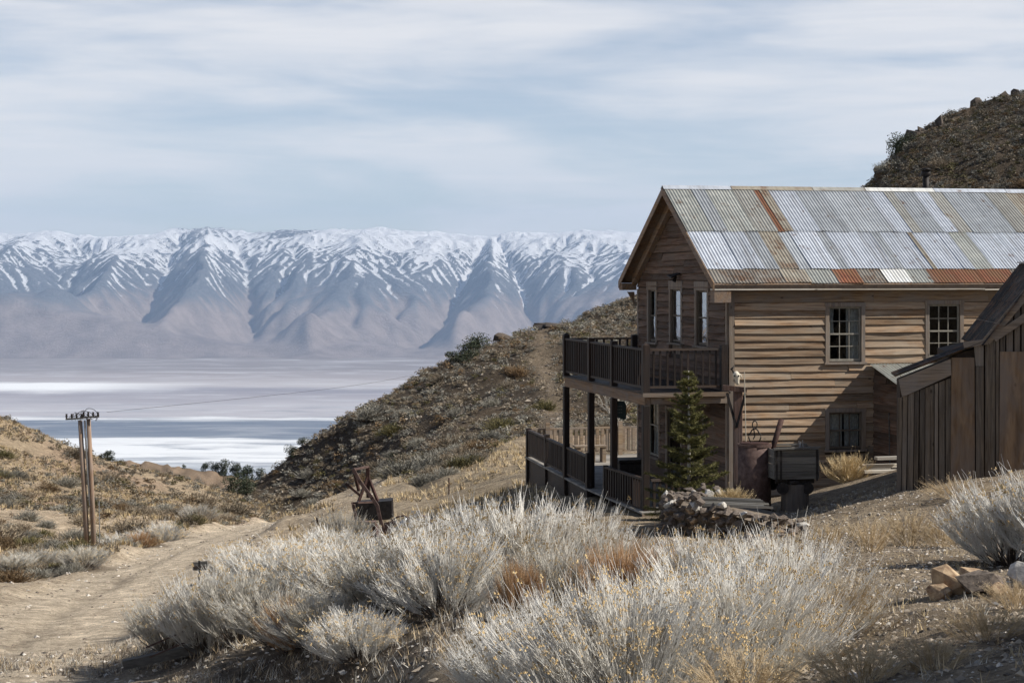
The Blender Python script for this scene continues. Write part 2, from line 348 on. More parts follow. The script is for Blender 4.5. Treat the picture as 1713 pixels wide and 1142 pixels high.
cxp, cyp = warp(P_[:, 0], P_[:, 1])
# the spline fits z / r so that far and near misfits weigh the same
RR = np.sqrt(P_[:, 0] ** 2 + P_[:, 1] ** 2) + 4.0
def tps(r2): return np.where(r2 > 1e-12, 0.5 * r2 * np.log(r2 + 1e-12), 0.0)
n_ = len(P_)
K_ = tps((cxp[:, None] - cxp[None]) ** 2 + (cyp[:, None] - cyp[None]) ** 2) + 1e-6 * np.eye(n_)
Pm = np.column_stack([np.ones(n_), cxp, cyp])
A_ = np.block([[K_, Pm], [Pm.T, np.zeros((3, 3))]])
def fit(zt): return np.linalg.solve(A_, np.concatenate([zt / RR, np.zeros(3)]))
W_ = fit(P_[:, 2])
ROAD = np.array([W3(*c) for c in [(-150, 1230, 19), (60, 1142, 24), (130, 1060, 31), (200, 1000, 42), (270, 950, 52), (360, 905, 66), (440, 880, 80), (500, 868, 95), (560, 860, 110)]])
TRAIL = np.array([W3(*c) for c in [(915, 550, 188), (905, 590, 172), (912, 640, 150), (930, 690, 126), (900, 740, 88)]])
def seg_dist(x, y, pl):
    best = np.full(np.shape(x), 1e9)
    for (x0, y0, _), (x1, y1, _) in zip(pl[:-1], pl[1:]):
        dx, dy = x1 - x0, y1 - y0; t = np.clip(((x - x0) * dx + (y - y0) * dy) / (dx * dx + dy * dy), 0, 1)
        best = np.minimum(best, np.hypot(x - x0 - t * dx, y - y0 - t * dy))
    return best
def zones(x, y):
    d = np.maximum(y, 0.5); px = CX + F * x / d; r = np.hypot(x, y)
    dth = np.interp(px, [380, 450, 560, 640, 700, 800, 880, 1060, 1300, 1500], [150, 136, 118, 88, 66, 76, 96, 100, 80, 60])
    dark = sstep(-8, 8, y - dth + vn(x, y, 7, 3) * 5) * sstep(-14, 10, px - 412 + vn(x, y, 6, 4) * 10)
    road = 1 - sstep(1.9, 2.9, seg_dist(x, y, ROAD) + vn(x, y, 1.3, 5) * 0.35)
    return px, r, dark, road
def gz(x, y, fine=True):
    x = np.atleast_1d(np.asarray(x, float)); y = np.atleast_1d(np.asarray(y, float)); sh = x.shape; x = x.ravel(); y = y.ravel(); out = np.empty_like(x)
    for s in range(0, len(x), 40000):
        a = x[s:s + 40000]; b = y[s:s + 40000]; bc = np.maximum(b, 0.3)
        rr = np.hypot(a, bc); k = np.minimum(1, 262.0 / rr)
        u, v = warp(a * k, bc * k)
        z = tps((u[:, None] - cxp) ** 2 + (v[:, None] - cyp) ** 2) @ W_[:n_] + W_[n_] + W_[n_ + 1] * u + W_[n_ + 2] * v
        z = z * (rr * k + 4.0)
        z = z - np.maximum(0, rr - 262.0) * 0.42
        out[s:s + 40000] = z
    off = x - (0.2855 * np.maximum(y, 0) + 1.6)
    out = out + 5.6 * sstep(0, 4.6, off) * (1 - sstep(7.0, 15, y))  # unseen bank added right of the view to cast shade
    px, r, dark, road = zones(x, y)
    lv = sstep(25, 60, r)
    rough = (0.05 + 0.12 * lv) * vn(x, y, 2.3, 1) + (0.02 + 0.03 * lv) * vn(x, y, 0.7, 2) + lv * 0.35 * vn(x, y, 9, 8) * (1 - road)
    rough += dark * (0.9 * vn(x, y, 14, 11) + 0.5 * vn(x, y, 5, 12) + 0.28 * vn(x, y, 2.2, 13))
    rough *= (1 - 0.75 * road)
    if fine: rough = rough + 0.012 * vn(x, y, 0.16, 6) * (1 - sstep(20, 35, r)) + 0.02 * vn(x, y, 0.33, 7)
    out = out + rough
    rd = seg_dist(x, y, ROAD)                                  # wheel ruts and a low bank beside the road
    out += -0.05 * np.exp(-((rd - 0.8) / 0.25) ** 2) + 0.22 * np.exp(-((rd - 2.7) / 0.5) ** 2) * (0.6 + 0.5 * vn(x, y, 3.1, 9))
    pad = np.exp(-(((x - 7.5) / 7.5) ** 4 + ((y - 42.5) / 5.0) ** 4))     # levelled house pad
    out = out * (1 - pad) + np.minimum(out, -5.16) * pad * 0.6 + out * pad * 0.4
    return out.reshape(sh)
ZT = P_[:, 2].copy()
for _ in range(2):                      # let the control points absorb the added roughness
    ZT = ZT + np.clip(P_[:, 2] - gz(P_[:, 0], P_[:, 1], False), -1.2, 1.2); W_ = fit(ZT)
def gz1(x, y): return float(gz(np.array([x]), np.array([y]))[0])
def hit(px, py, d0=6.0, d1=300.0):
    t = np.geomspace(d0, d1, 900); z = gz((px - CX) * t / F, t, False); rz = (HY - py) * t / F
    k = np.nonzero(rz < z)[0]; d = t[k[0]] if len(k) else d1
    return ((px - CX) * d / F, d, gz1((px - CX) * d / F, d))

def ground_material():
    m, nt, p = newmat('ground')
    at = N(nt, 'ShaderNodeAttribute', attribute_name='soil')
    v = coords(nt, (1, 1, 1), False)
    a = noise(nt, v, 1.1, 8, 0.62); e_ = noise(nt, v, 3.4, 7, 0.72); b = noise(nt, v, 14.0, 6, 0.7); c = noise(nt, v, 70.0, 3, 0.6)
    c1 = mixc(nt, 1.0, at.outputs['Color'], ramp(nt, a, [(0.3, (0.72, 0.70, 0.68)), (0.7, (1.25, 1.24, 1.22))]).outputs[0], 'MULTIPLY')
    c1 = mixc(nt, 1.0, c1, ramp(nt, e_, [(0.36, (0.66, 0.64, 0.62)), (0.62, (1.26, 1.25, 1.23))]).outputs[0], 'MULTIPLY')
    c1 = mixc(nt, 1.0, c1, ramp(nt, b, [(0.3, (0.62, 0.60, 0.58)), (0.55, (1.02, 1.0, 0.98)), (0.8, (1.4, 1.38, 1.34))]).outputs[0], 'MULTIPLY')
    c1 = mixc(nt, 1.0, c1, ramp(nt, c, [(0.34, (0.66, 0.65, 0.64)), (0.62, (1.15, 1.14, 1.12))]).outputs[0], 'MULTIPLY')
    nt.links.new(c1, p.inputs['Base Color']); p.inputs['Roughness'].default_value = 0.95; p.inputs['Specular IOR Level'].default_value = 0.1
    ad = N(nt, 'ShaderNodeMath', operation='MULTIPLY_ADD'); nt.links.new(b, ad.inputs[0]); ad.inputs[1].default_value = 0.8; nt.links.new(c, ad.inputs[2])
    ae = N(nt, 'ShaderNodeMath', operation='MULTIPLY_ADD'); nt.links.new(e_, ae.inputs[0]); ae.inputs[1].default_value = 2.2; nt.links.new(ad.outputs[0], ae.inputs[2])
    bump(nt, p, ae.outputs[0], 0.9, 0.06); return m
M['ground'] = ground_material()

def soil_color(x, y):
    px, r, dark, road = zones(x, y)
    def c(t): return np.array(t)[None, :]
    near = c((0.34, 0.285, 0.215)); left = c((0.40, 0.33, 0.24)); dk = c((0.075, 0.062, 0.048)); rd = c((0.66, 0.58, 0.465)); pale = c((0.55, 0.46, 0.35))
    out = near + (left - near) * (sstep(34, 60, r) * (1 - sstep(520, 640, px)))[:, None]
    mid = sstep(34, 44, r) * sstep(520, 640, px) * (1 - sstep(1000, 1100, px))
    out = out + (c((0.38, 0.32, 0.235)) - out) * mid[:, None]
    out = out + (pale - out) * ((1 - sstep(5, 16, np.hypot(x - W3(110, 880, 74)[0], y - 74) + 4 * vn(x, y, 3, 21))) * 0.8)[:, None]
    verge = 1 - sstep(3.0, 8.0, seg_dist(x, y, ROAD) + 2.0 * vn(x, y, 2.7, 22)); out = out + (c((0.52, 0.445, 0.345)) - out) * (0.75 * verge)[:, None]
    rk = sstep(0.1, 0.6, vn(x, y, 11, 23)) * 0.35
    out = out * (1 - (rk * (1 - dark) * sstep(60, 90, r))[:, None] * c((0.15, 0.35, 0.3)))
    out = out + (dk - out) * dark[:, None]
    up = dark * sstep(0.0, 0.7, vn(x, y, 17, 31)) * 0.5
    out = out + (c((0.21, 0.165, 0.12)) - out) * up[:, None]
    tr = np.exp(-((seg_dist(x, y, TRAIL) + 0.8 * vn(x, y, 3, 71)) / 1.1) ** 2) * 0.45 * dark
    out = out + (c((0.30, 0.25, 0.19)) - out) * tr[:, None]
    out = out + (rd - out) * (road * 0.9)[:, None]
    sdr = seg_dist(x, y, ROAD); out = out * (1 - road * (0.16 * np.exp(-((sdr - 0.8) / 0.28) ** 2) + 0.10 * sstep(0.0, 0.8, vn(x, y, 1.1, 61)) - 0.10 * np.exp(-(sdr / 0.3) ** 2)))[:, None]
    return out
def add_color(me, name, rgb):
    at = me.attributes.new(name, 'FLOAT_COLOR', 'POINT'); a = np.ones((len(rgb), 4), np.float32); a[:, :3] = rgb
    at.data.foreach_set('color', a.ravel())
def grid_faces(nr, nc):
    i = np.arange(nr - 1)[:, None] * nc + np.arange(nc - 1)[None]; i = i.ravel()
    return np.stack([i, i + 1, i + nc + 1, i + nc], 1)

# near and middle ground: one fan-shaped sheet that falls away into the valley beyond the skylines
rs = np.concatenate([np.geomspace(0.4, 8, 30)[:-1], np.geomspace(8, 262, 660), np.geomspace(270, 3600, 40)])
th = np.concatenate([np.linspace(-85, -24, 60)[:-1], np.linspace(-24, 24, 470), np.linspace(24, 85, 60)[1:]]) * math.pi / 180
TH, RS = np.meshgrid(th, rs)
X = RS * np.sin(TH); Y = RS * np.cos(TH); Z = gz(X, Y)
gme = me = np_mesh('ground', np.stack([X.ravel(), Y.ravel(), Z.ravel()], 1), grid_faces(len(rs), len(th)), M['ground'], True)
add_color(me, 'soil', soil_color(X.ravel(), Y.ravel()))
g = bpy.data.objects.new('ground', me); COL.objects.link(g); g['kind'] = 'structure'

# far low hill with the trees, half a kilometre down the road
u = np.linspace(60, 620, 90); t = np.linspace(0, 1, 40); U_, T_ = np.meshgrid(u, t)
ysk = np.interp(U_, [60, 250, 310, 430, 480, 620], [768, 772, 782, 802, 806, 812]) + 1.2 * vn(U_, T_ * 3, 40, 2)
D = 420 + 180 * T_; py = ysk + (1 - T_ / 0.75) * 52
D = np.where(T_ > 0.75, 555 + (T_ - 0.75) * 500, D); zz = (HY - py) * D / F; zz = np.where(T_ > 0.75, (HY - ysk) * 555 / F - (T_ - 0.75) * 260, zz)
me = np_mesh('far_low_hill', np.stack([((U_ - CX) * D / F).ravel(), D.ravel(), (zz + 0.8 * vn(U_, T_ * 100, 9, 3)).ravel()], 1), grid_faces(40, 90), M['ground'], True)
add_color(me, 'soil', np.tile(np.array([[0.22, 0.17, 0.125]]), (U_.size, 1)) * (1 + 0.3 * vn(U_.ravel(), T_.ravel() * 100, 12, 5))[:, None])
o = bpy.data.objects.new('far_low_hill', me); COL.objects.link(o); o['kind'] = 'structure'

# ------------------------------------------------------------------ valley floor with the dry lake
def lake_material():
    m, nt, p = newmat('dry_lake')
    c = N(nt, 'ShaderNodeTexCoord'); sep = N(nt, 'ShaderNodeSeparateXYZ'); nt.links.new(c.outputs['Object'], sep.inputs[0])
    def nz(scale, s, detail=5, rough=0.6, dist=0.4, loc=(0, 0, 0)):
        mp = N(nt, 'ShaderNodeMapping'); mp.inputs['Scale'].default_value = scale; mp.inputs['Location'].default_value = loc; nt.links.new(c.outputs['Object'], mp.inputs[0]); return noise(nt, mp.outputs[0], s, detail, rough, dist)
    big = nz((0.00016, 0.00035, 1), 1.5, 9, 0.62, 0.9)
    # distance along y, wobbled
    w = N(nt, 'ShaderNodeMath', operation='MULTIPLY_ADD'); nt.links.new(big, w.inputs[0]); w.inputs[1].default_value = 2600; nt.links.new(sep.outputs[1], w.inputs[2])
    mr = N(nt, 'ShaderNodeMapRange'); nt.links.new(w.outputs[0], mr.inputs[0]); mr.inputs[1].default_value = 12300; mr.inputs[2].default_value = 33300   # y 11..32 km
    lav = (0.33, 0.295, 0.30); white = (0.80, 0.80, 0.78); blue = (0.135, 0.155, 0.19); tan = (0.24, 0.20, 0.18); lil = (0.44, 0.41, 0.41)
    def q(km): return (km - 11.0) / 21.0
    st = [(q(11.2), blue), (q(12.2), (0.34, 0.36, 0.38)), (q(13.2), (0.42, 0.44, 0.45)), (q(13.9), white), (q(15.9), white), (q(16.15), (0.20, 0.22, 0.25)), (q(16.6), blue), (q(17.6), blue), (q(18.0), white), (q(18.25), lil),
          (q(19.8), lil), (q(21.2), lav), (q(22.3), (0.26, 0.235, 0.25)), (q(23.3), (0.48, 0.44, 0.42)), (q(25.0), (0.36, 0.31, 0.29)), (q(27.5), tan), (q(31.0), (0.25, 0.205, 0.18))]
    base = ramp(nt, mr.outputs[0], st).outputs[0]
    streak = nz((0.00045, 0.0015, 1), 1.2, 8, 0.66, 1.2)
    base = mixc(nt, ramp(nt, streak, [(0.50, 0.0), (0.68, 0.7)]).outputs[0], base, (0.60, 0.59, 0.585))
    st2 = nz((0.0006, 0.0022, 1), 1.1, 8, 0.65, 1.0, (5, 3, 0))
    near = N(nt, 'ShaderNodeMapRange'); nt.links.new(sep.outputs[1], near.inputs[0]); near.inputs[1].default_value = 22500; near.inputs[2].default_value = 17500
    mm = N(nt, 'ShaderNodeMath', operation='MULTIPLY'); nt.links.new(ramp(nt, st2, [(0.50, 0.0), (0.66, 0.8)]).outputs[0], mm.inputs[0]); nt.links.new(near.outputs[0], mm.inputs[1])
    base = mixc(nt, mm.outputs[0], base, (0.20, 0.215, 0.245))
    # bright salt flat on the left at 22-25 km
    mr2 = N(nt, 'ShaderNodeMapRange'); nt.links.new(w.outputs[0], mr2.inputs[0]); mr2.inputs[1].default_value = 22900; mr2.inputs[2].default_value = 26100
    bl = ramp(nt, mr2.outputs[0], [(0.0, 0.0), (0.25, 1.0), (0.62, 1.0), (0.8, 0.0)]).outputs[0]
    mr3 = N(nt, 'ShaderNodeMapRange'); nt.links.new(sep.outputs[0], mr3.inputs[0]); mr3.inputs[1].default_value = -3900; mr3.inputs[2].default_value = -5600
    m4 = N(nt, 'ShaderNodeMath', operation='MULTIPLY'); nt.links.new(bl, m4.inputs[0]); nt.links.new(mr3.outputs[0], m4.inputs[1])
    base = mixc(nt, m4.outputs[0], base, (0.88, 0.87, 0.84))
    nt.links.new(base, p.inputs['Base Color']); p.inputs['Roughness'].default_value = 0.9; p.inputs['Specular IOR Level'].default_value = 0.05; return m
yy = np.concatenate([np.linspace(1500, 12000, 12), np.linspace(13000, 46000, 40)]); xx = np.linspace(-30000, 30000, 41)
XX, YY = np.meshgrid(xx, yy)
me = np_mesh('valley_floor', np.stack([XX.ravel(), YY.ravel(), np.full(XX.size, -1470.0)], 1), grid_faces(len(yy), len(xx)), lake_material(), True)
o = bpy.data.objects.new('valley_floor', me); COL.objects.link(o); o['kind'] = 'structure'

# ------------------------------------------------------------------ snowy mountain range: uplift and stream erosion on a grid
def erode(h, U, dx, K, m, dt, n, Dc):
    ny, nx = h.shape; NN = nx * ny; idx = np.arange(NN).reshape(ny, nx)
    offs = [(-1, -1), (-1, 0), (-1, 1), (0, -1), (0, 1), (1, -1), (1, 0), (1, 1)]
    for it in range(n):
        h = h + U * dt
        p = np.pad(h, 1, mode='edge'); h = h + Dc * (p[2:, 1:-1] + p[:-2, 1:-1] + p[1:-1, 2:] + p[1:-1, :-2] - 4 * h)
        h[0, :] = 0
        p = np.pad(h, 1, constant_values=1e9); ip = np.pad(idx, 1, constant_values=-1)
        best = np.zeros((ny, nx)); rec = idx.copy(); dist = np.ones((ny, nx))
        for a, b in offs:
            d = dx * (1.41421 if a and b else 1.0); s = (h - p[1 + a:1 + a + ny, 1 + b:1 + b + nx]) / d; q = s > best
            best = np.where(q, s, best); rec = np.where(q, ip[1 + a:1 + a + ny, 1 + b:1 + b + nx], rec); dist = np.where(q, d, dist)
        hh = h.ravel(); order = np.argsort(hh, kind='stable').tolist(); rl = rec.ravel().tolist(); A = [dx * dx] * NN
        for i in reversed(order):
            j = rl[i]
            if j != i: A[j] += A[i]
        A = np.array(A); Fl = (K.ravel() * dt * A ** m / dist.ravel()).tolist(); hl = hh.tolist()
        for i in order:
            j = rl[i]
            if j != i and hl[j] < hl[i]: hl[i] = (hl[i] + Fl[i] * hl[j]) / (1 + Fl[i])
        h = np.array(hl).reshape(ny, nx)
    return h, A.reshape(ny, nx)
DX = 46.0; MX, MY = 680, 270
gx = (np.arange(MX) - MX / 2) * DX; gy = 30200 + np.arange(MY) * DX
GX, GY = np.meshgrid(gx, gy); YR = GY - 30200
rg_ = np.random.default_rng(33); vc = -17000.0; cs = []
while vc < 17000: cs.append(vc); vc += rg_.uniform(1500, 3300)
nearv = np.full(GX.shape, 1e9); secv = np.full(GX.shape, 1e9)
for i, c in enumerate(cs):                                     # wandering canyon axes; spurs stand between them
    d = np.abs(GX - (c + rg_.uniform(-.2, .2) * YR + 550 * vn(YR, YR * 0 + i * 7.7, 2300, 11))); secv = np.minimum(secv, np.maximum(nearv, d)); nearv = np.minimum(nearv, d)
sp_ = (2 * nearv / (nearv + secv)) ** 0.85
Ye = YR + 2600 * (sp_ - .55) * np.interp(YR, [0, 1500, 4500, 8000, 11000], [0.6, 1, 1, .55, .2]) + 500 * vn(GX, GY, 2600, 5) + 200 * vn(GX, GY, 900, 6)
Pf = np.interp(Ye, [-3000, 400, 2000, 3600, 6500, 9300, 10800, 14000], [0, 0, 130, 850, 1650, 2250, 2420, 2300])
h0 = np.clip(Pf + 1.3 * (110 * vn(GX, GY, 800, 3) + 60 * vn(GX, GY, 340, 4) + 28 * vn(GX, GY, 150, 6) + 14 * vn(GX, GY, 75, 7)) * np.clip(Pf / 400, .1, 1), 0, None)
hm, Am = erode(h0, 1.0 * np.clip(Pf / 2400, 0, 1), DX, 0.0026 * (1 + .5 * vn(GX, GY, 400, 9)), .42, 100.0, 12, 0.02)
for _ in range(7):
    w_ = 0.2 * (1 - sstep(500, 1700, hm * 2400 / hm.max())); p = np.pad(hm, 1, mode='edge'); hm = hm + w_ * (p[2:, 1:-1] + p[:-2, 1:-1] + p[1:-1, 2:] + p[1:-1, :-2] - 4 * hm)
for lx0, ly0, ra, rb_, hh_ in ((-10400, 32600, 3600, 1900, 1150), (-8000, 31900, 2300, 1300, 560), (-6300, 31600, 1700, 900, 330), (-9600, 31200, 1500, 800, 380), (-3300, 31900, 1500, 900, 260)):
    lobe = hh_ * np.exp(-(((GX - lx0) / ra) ** 2 + ((GY - ly0) / rb_) ** 2)) * (1 + 0.18 * vn(GX, GY, 900, 61) + 0.1 * vn(GX, GY, 300, 62)) * hm.max() / 2400 * sstep(0, 1500, YR)
    hm = np.where(YR < 4200, np.sqrt(hm ** 2 + np.where(lobe > 12, lobe - 12, 0) ** 2), hm)
hm += (22 * vn(GX, GY, 190, 14) + 14 * vn(GX, GY, 95, 15)) * sstep(0.3, 0.7, hm / hm.max())
# match the crest line of the photograph, column by column
SK = [(-900, 388), (0, 386), (90, 383), (160, 393), (230, 393), (290, 381), (340, 371), (395, 385), (420, 387), (520, 379), (560, 383), (620, 377), (700, 382), (760, 389), (800, 393),
      (880, 384), (920, 388), (980, 380), (1064, 388), (1300, 384), (1713, 380), (2400, 386)]
ang = np.arctan2(GX, GY); pxm = CX + F * GX / GY
bins = np.linspace(-350, 2050, 101); want = np.interp(bins, [s[0] for s in SK], [s[1] for s in SK])
def scale_for(b, target):
    sel = np.abs(pxm - b) < 22; y = GY[sel]; hh = hm[sel]
    return float(np.min(((HY - target) * y / F + 1470.0) / np.maximum(hh, 1)))
sf = np.array([scale_for(b, w) for b, w in zip(bins, want)])
kk = np.exp(-np.linspace(-2, 2, 5) ** 2 / 1.5); kk /= kk.sum(); sfs = np.convolve(np.pad(sf, 2, mode='edge'), kk, 'valid')
hm2 = hm * np.interp(pxm, bins, sfs)
lap = np.pad(hm2, 2, mode='edge'); lap = (lap[4:, 2:-2] + lap[:-4, 2:-2] + lap[2:-2, 4:] + lap[2:-2, :-4]) / 4 - hm2      # >0 in gullies
gxx = np.gradient(hm2, axis=1) / DX; gyy = np.gradient(hm2, axis=0) / DX
zabs = hm2 - 1470
snow = (zabs + 200 + 200 * vn(GX, GY, 3000, 30)) / 650 + np.clip(lap / 32, -0.85, 0.9) + 0.25 * np.clip(-gxx, -1, 1) + 0.25 * vn(GX, GY, 350, 31)
snow *= 1 - 0.7 * sstep(38600, 39800, GY) * np.clip(np.exp(-((pxm - 335) / 75) ** 2) + np.exp(-((pxm - 490) / 70) ** 2), 0, 1)
veg = np.clip((zabs + 900) / 900, 0, 1) + 0.25 * vn(GX, GY, 1500, 32) - np.clip(lap / 60, -0.3, 0.3) * 0.5
def mountain_material():
    m, nt, p = newmat('mountain')
    at = N(nt, 'ShaderNodeAttribute', attribute_name='cover'); sp = N(nt, 'ShaderNodeSeparateColor'); nt.links.new(at.outputs['Color'], sp.inputs[0])
    v = coords(nt, (0.001, 0.001, 0.001), False)
    n1 = noise(nt, v, 13.0, 8, 0.8); n2 = noise(nt, v, 2.2, 5, 0.6)
    low = ramp(nt, n2, [(0.35, (0.27, 0.215, 0.19)), (0.65, (0.42, 0.34, 0.30))]).outputs[0]
    hi = ramp(nt, n1, [(0.35, (0.085, 0.095, 0.11)), (0.65, (0.21, 0.21, 0.22))]).outputs[0]
    a1 = N(nt, 'ShaderNodeMath', operation='MULTIPLY_ADD'); nt.links.new(n1, a1.inputs[0]); a1.inputs[1].default_value = 0.7; nt.links.new(sp.outputs[1], a1.inputs[2])
    c = mixc(nt, ramp(nt, a1.outputs[0], [(0.62, 0.0), (1.0, 1.0)]).outputs[0], low, hi)
    a2 = N(nt, 'ShaderNodeMath', operation='MULTIPLY_ADD'); nt.links.new(n1, a2.inputs[0]); a2.inputs[1].default_value = 2.0; nt.links.new(sp.outputs[0], a2.inputs[2])
    a3 = N(nt, 'ShaderNodeMath', operation='MULTIPLY'); nt.links.new(a2.outputs[0], a3.inputs[0]); a3.inputs[1].default_value = 0.5
    c = mixc(nt, ramp(nt, a3.outputs[0], [(0.72, 0.0), (0.86, 1.0)]).outputs[0], c, (0.93, 0.93, 0.94))
    nt.links.new(c, p.inputs['Base Color']); p.inputs['Roughness'].default_value = 0.95; p.inputs['Specular IOR Level'].default_value = 0.05
    bump(nt, p, n1, 0.9, 130.0); return m
me = np_mesh('mountain_range', np.stack([GX.ravel(), GY.ravel(), zabs.ravel() - 12], 1), grid_faces(MY, MX), mountain_material(), True)
add_color(me, 'cover', np.stack([np.clip(snow, 0, 1.2).ravel(), np.clip(veg, 0, 1).ravel(), np.zeros(GX.size)], 1))
o = bpy.data.objects.new('mountain_range', me); COL.objects.link(o); o['kind'] = 'structure'

# ------------------------------------------------------------------ haze
hb = MB(); hb.box(-45000, 45000, -3000, 47000, -1480, 1600); hm_ = bpy.data.materials.new('haze'); hm_.use_nodes = True; nt = hm_.node_tree; nt.nodes.clear()
ho = N(nt, 'ShaderNodeOutputMaterial'); pv = N(nt, 'ShaderNodeVolumePrincipled'); pv.inputs['Density'].default_value = 1.8e-5; pv.inputs['Color'].default_value = (0.50, 0.69, 1.0, 1); pv.inputs['Anisotropy'].default_value = 0.0
nt.links.new(pv.outputs[0], ho.inputs['Volume'])
hz = hb.build('haze', hm_); hz['kind'] = 'stuff'; hz['label'] = 'pale blue haze over the valley in front of the snowy range'

# ------------------------------------------------------------------ the old two-storey wooden house
TH_ = 0.234; HC, HS = math.cos(TH_), math.sin(TH_); HX, HYY = 4.648, 38.5
WID, OV, EV, ZE, ZR, ZFL, ZBM, LB, ZRT = 6.445, 0.416, 0.274, -0.23, 1.952, -2.558, -2.764, 1.875, -1.651
HZ = -5.16; LEN = 12.6
def a_of(px, b=0.0):
    t = (px - CX) / F; return (t * (HYY + b * HC) - HX + b * HS) / (HC - t * HS)
def b_of(px, a=0.0):
    t = (px - CX) / F; return (HX + a * HC - t * (HYY + a * HS)) / (HS + t * HC)
def z_of(py, a, b): return (HY - py) * (HYY + a * HS + b * HC) / F
def to_house(p):
    dx, dy = p[0] - HX, p[1] - HYY; return (dx * HC + dy * HS, -dx * HS + dy * HC)
house = thing('wooden_house', 'two-storey weathered clapboard house with patchwork corrugated metal roof and a front balcony', 'house', (HX, HYY, HZ), TH_)
ZO[house.name] = HZ
fl = lambda s, o, z: (s, -o, z)          # long wall (faces the camera)
fg = lambda s, o, z: (-o, s, z)          # gable wall (faces the valley)

def wall_core(name, f, s0, s1, z0, z1, holes, th=0.09):
    mbx = MB(); xs = sorted({s0, s1, *[h[0] for h in holes], *[h[1] for h in holes]}); zs = sorted({z0, z1, *[h[2] for h in holes], *[h[3] for h in holes]})
    for i in range(len(xs) - 1):
        for j in range(len(zs) - 1):
            cx_, cz_ = (xs[i] + xs[i + 1]) / 2, (zs[j] + zs[j + 1]) / 2
            if any(h[0] < cx_ < h[1] and h[2] < cz_ < h[3] for h in holes): continue
            v = [f(s, o, z) for o in (-th, 0.0) for s, z in ((xs[i], zs[j]), (xs[i + 1], zs[j]), (xs[i + 1], zs[j + 1]), (xs[i], zs[j + 1]))]
            mbx.add(v, [(0, 3, 2, 1), (4, 5, 6, 7), (0, 1, 5, 4), (1, 2, 6, 5), (2, 3, 7, 6), (3, 0, 4, 7)])
    return mbx.build(name, M['core'], house)

def plank(parent, f, s0, s1, z0, h, mat, out=0.036, lean=None, name='siding_plank', zofs=0.0, jit=0.008):
    """one clapboard: lower edge stands proud, both edges wavy"""
    n = max(2, int((s1 - s0) / 0.7)); v = []
    d0, d1 = random.uniform(-jit, jit), random.uniform(-jit, jit); d1 -= 0.03 * (random.random() < 0.05); bulge = random.uniform(0, 0.012) + 0.018 * (random.random() < 0.1)
    for i in range(n + 1):
        t = i / n; s = s0 + (s1 - s0) * t; dz = d0 + (d1 - d0) * t + random.uniform(-0.003, 0.003); o = out + bulge * math.sin(math.pi * t) + random.uniform(-0.003, 0.008) + (0.02 * (random.random() < 0.06) if i in (0, n) else 0)
        lo = z0 + dz - random.uniform(-0.006, 0.008); hi = z0 + h + dz
        if lean: hi = min(hi, lean(s)); 
        v += [f(s, 0.001, lo), f(s, o, lo), f(s, 0.006, hi), f(s, 0.001, hi)]
    fs = [(0, 3, 2, 1), (n * 4, n * 4 + 1, n * 4 + 2, n * 4 + 3)]
    for i in range(n):
        for k in range(4): fs.append((i * 4 + k, i * 4 + (k + 1) % 4, i * 4 + 4 + (k + 1) % 4, i * 4 + 4 + k))
    return MB().add(v, fs).build(name, mat, parent)

def siding(parent, f, s0, s1, z0, z1, holes, mat, exp=0.165, joint=0.5, top=None, maxlen=4.2, out=0.028, jit=0.008):
    z = z0
    while z < z1 - 0.02:
        zc = z + exp / 2; h = min(exp, z1 - z) + 0.004; a, b = s0, s1
        if top:
            # gable: trim the ends of the plank to the rakes
            zz = z + exp * 0.5; a, b = top(zz)
            if b - a < 0.25: break
        cuts = [(a, b)]
        for hs0, hs1, hz0, hz1 in holes:
            if hz0 < zc < hz1:
                nc = []
                for c0, c1 in cuts:
                    if hs1 <= c0 or hs0 >= c1: nc.append((c0, c1)); continue
                    if hs0 > c0 + 0.05: nc.append((c0, hs0))
                    if hs1 < c1 - 0.05: nc.append((hs1, c1))
                cuts = nc
        for c0, c1 in cuts:
            pts = [c0]
            while c1 - pts[-1] > maxlen or (c1 - pts[-1] > 2.2 and random.random() < joint):
                pts.append(pts[-1] + random.uniform(0.9, min(maxlen, c1 - pts[-1] - 0.6)))
            pts.append(c1)
            for p0, p1 in zip(pts[:-1], pts[1:]):
                plank(parent, f, p0 + 0.003, p1 - 0.003, z, h, mat, out=out + random.uniform(-0.004, 0.006), jit=jit)
        z += exp

def boxf(mbx, f, s0, s1, o0, o1, z0, z1):
    v = [f(s, o, z) for o in (o0, o1) for s, z in ((s0, z0), (s1, z0), (s1, z1), (s0, z1))]
    return mbx.add(v, [(0, 3, 2, 1), (4, 5, 6, 7), (0, 1, 5, 4), (1, 2, 6, 5), (2, 3, 7, 6), (3, 0, 4, 7)])

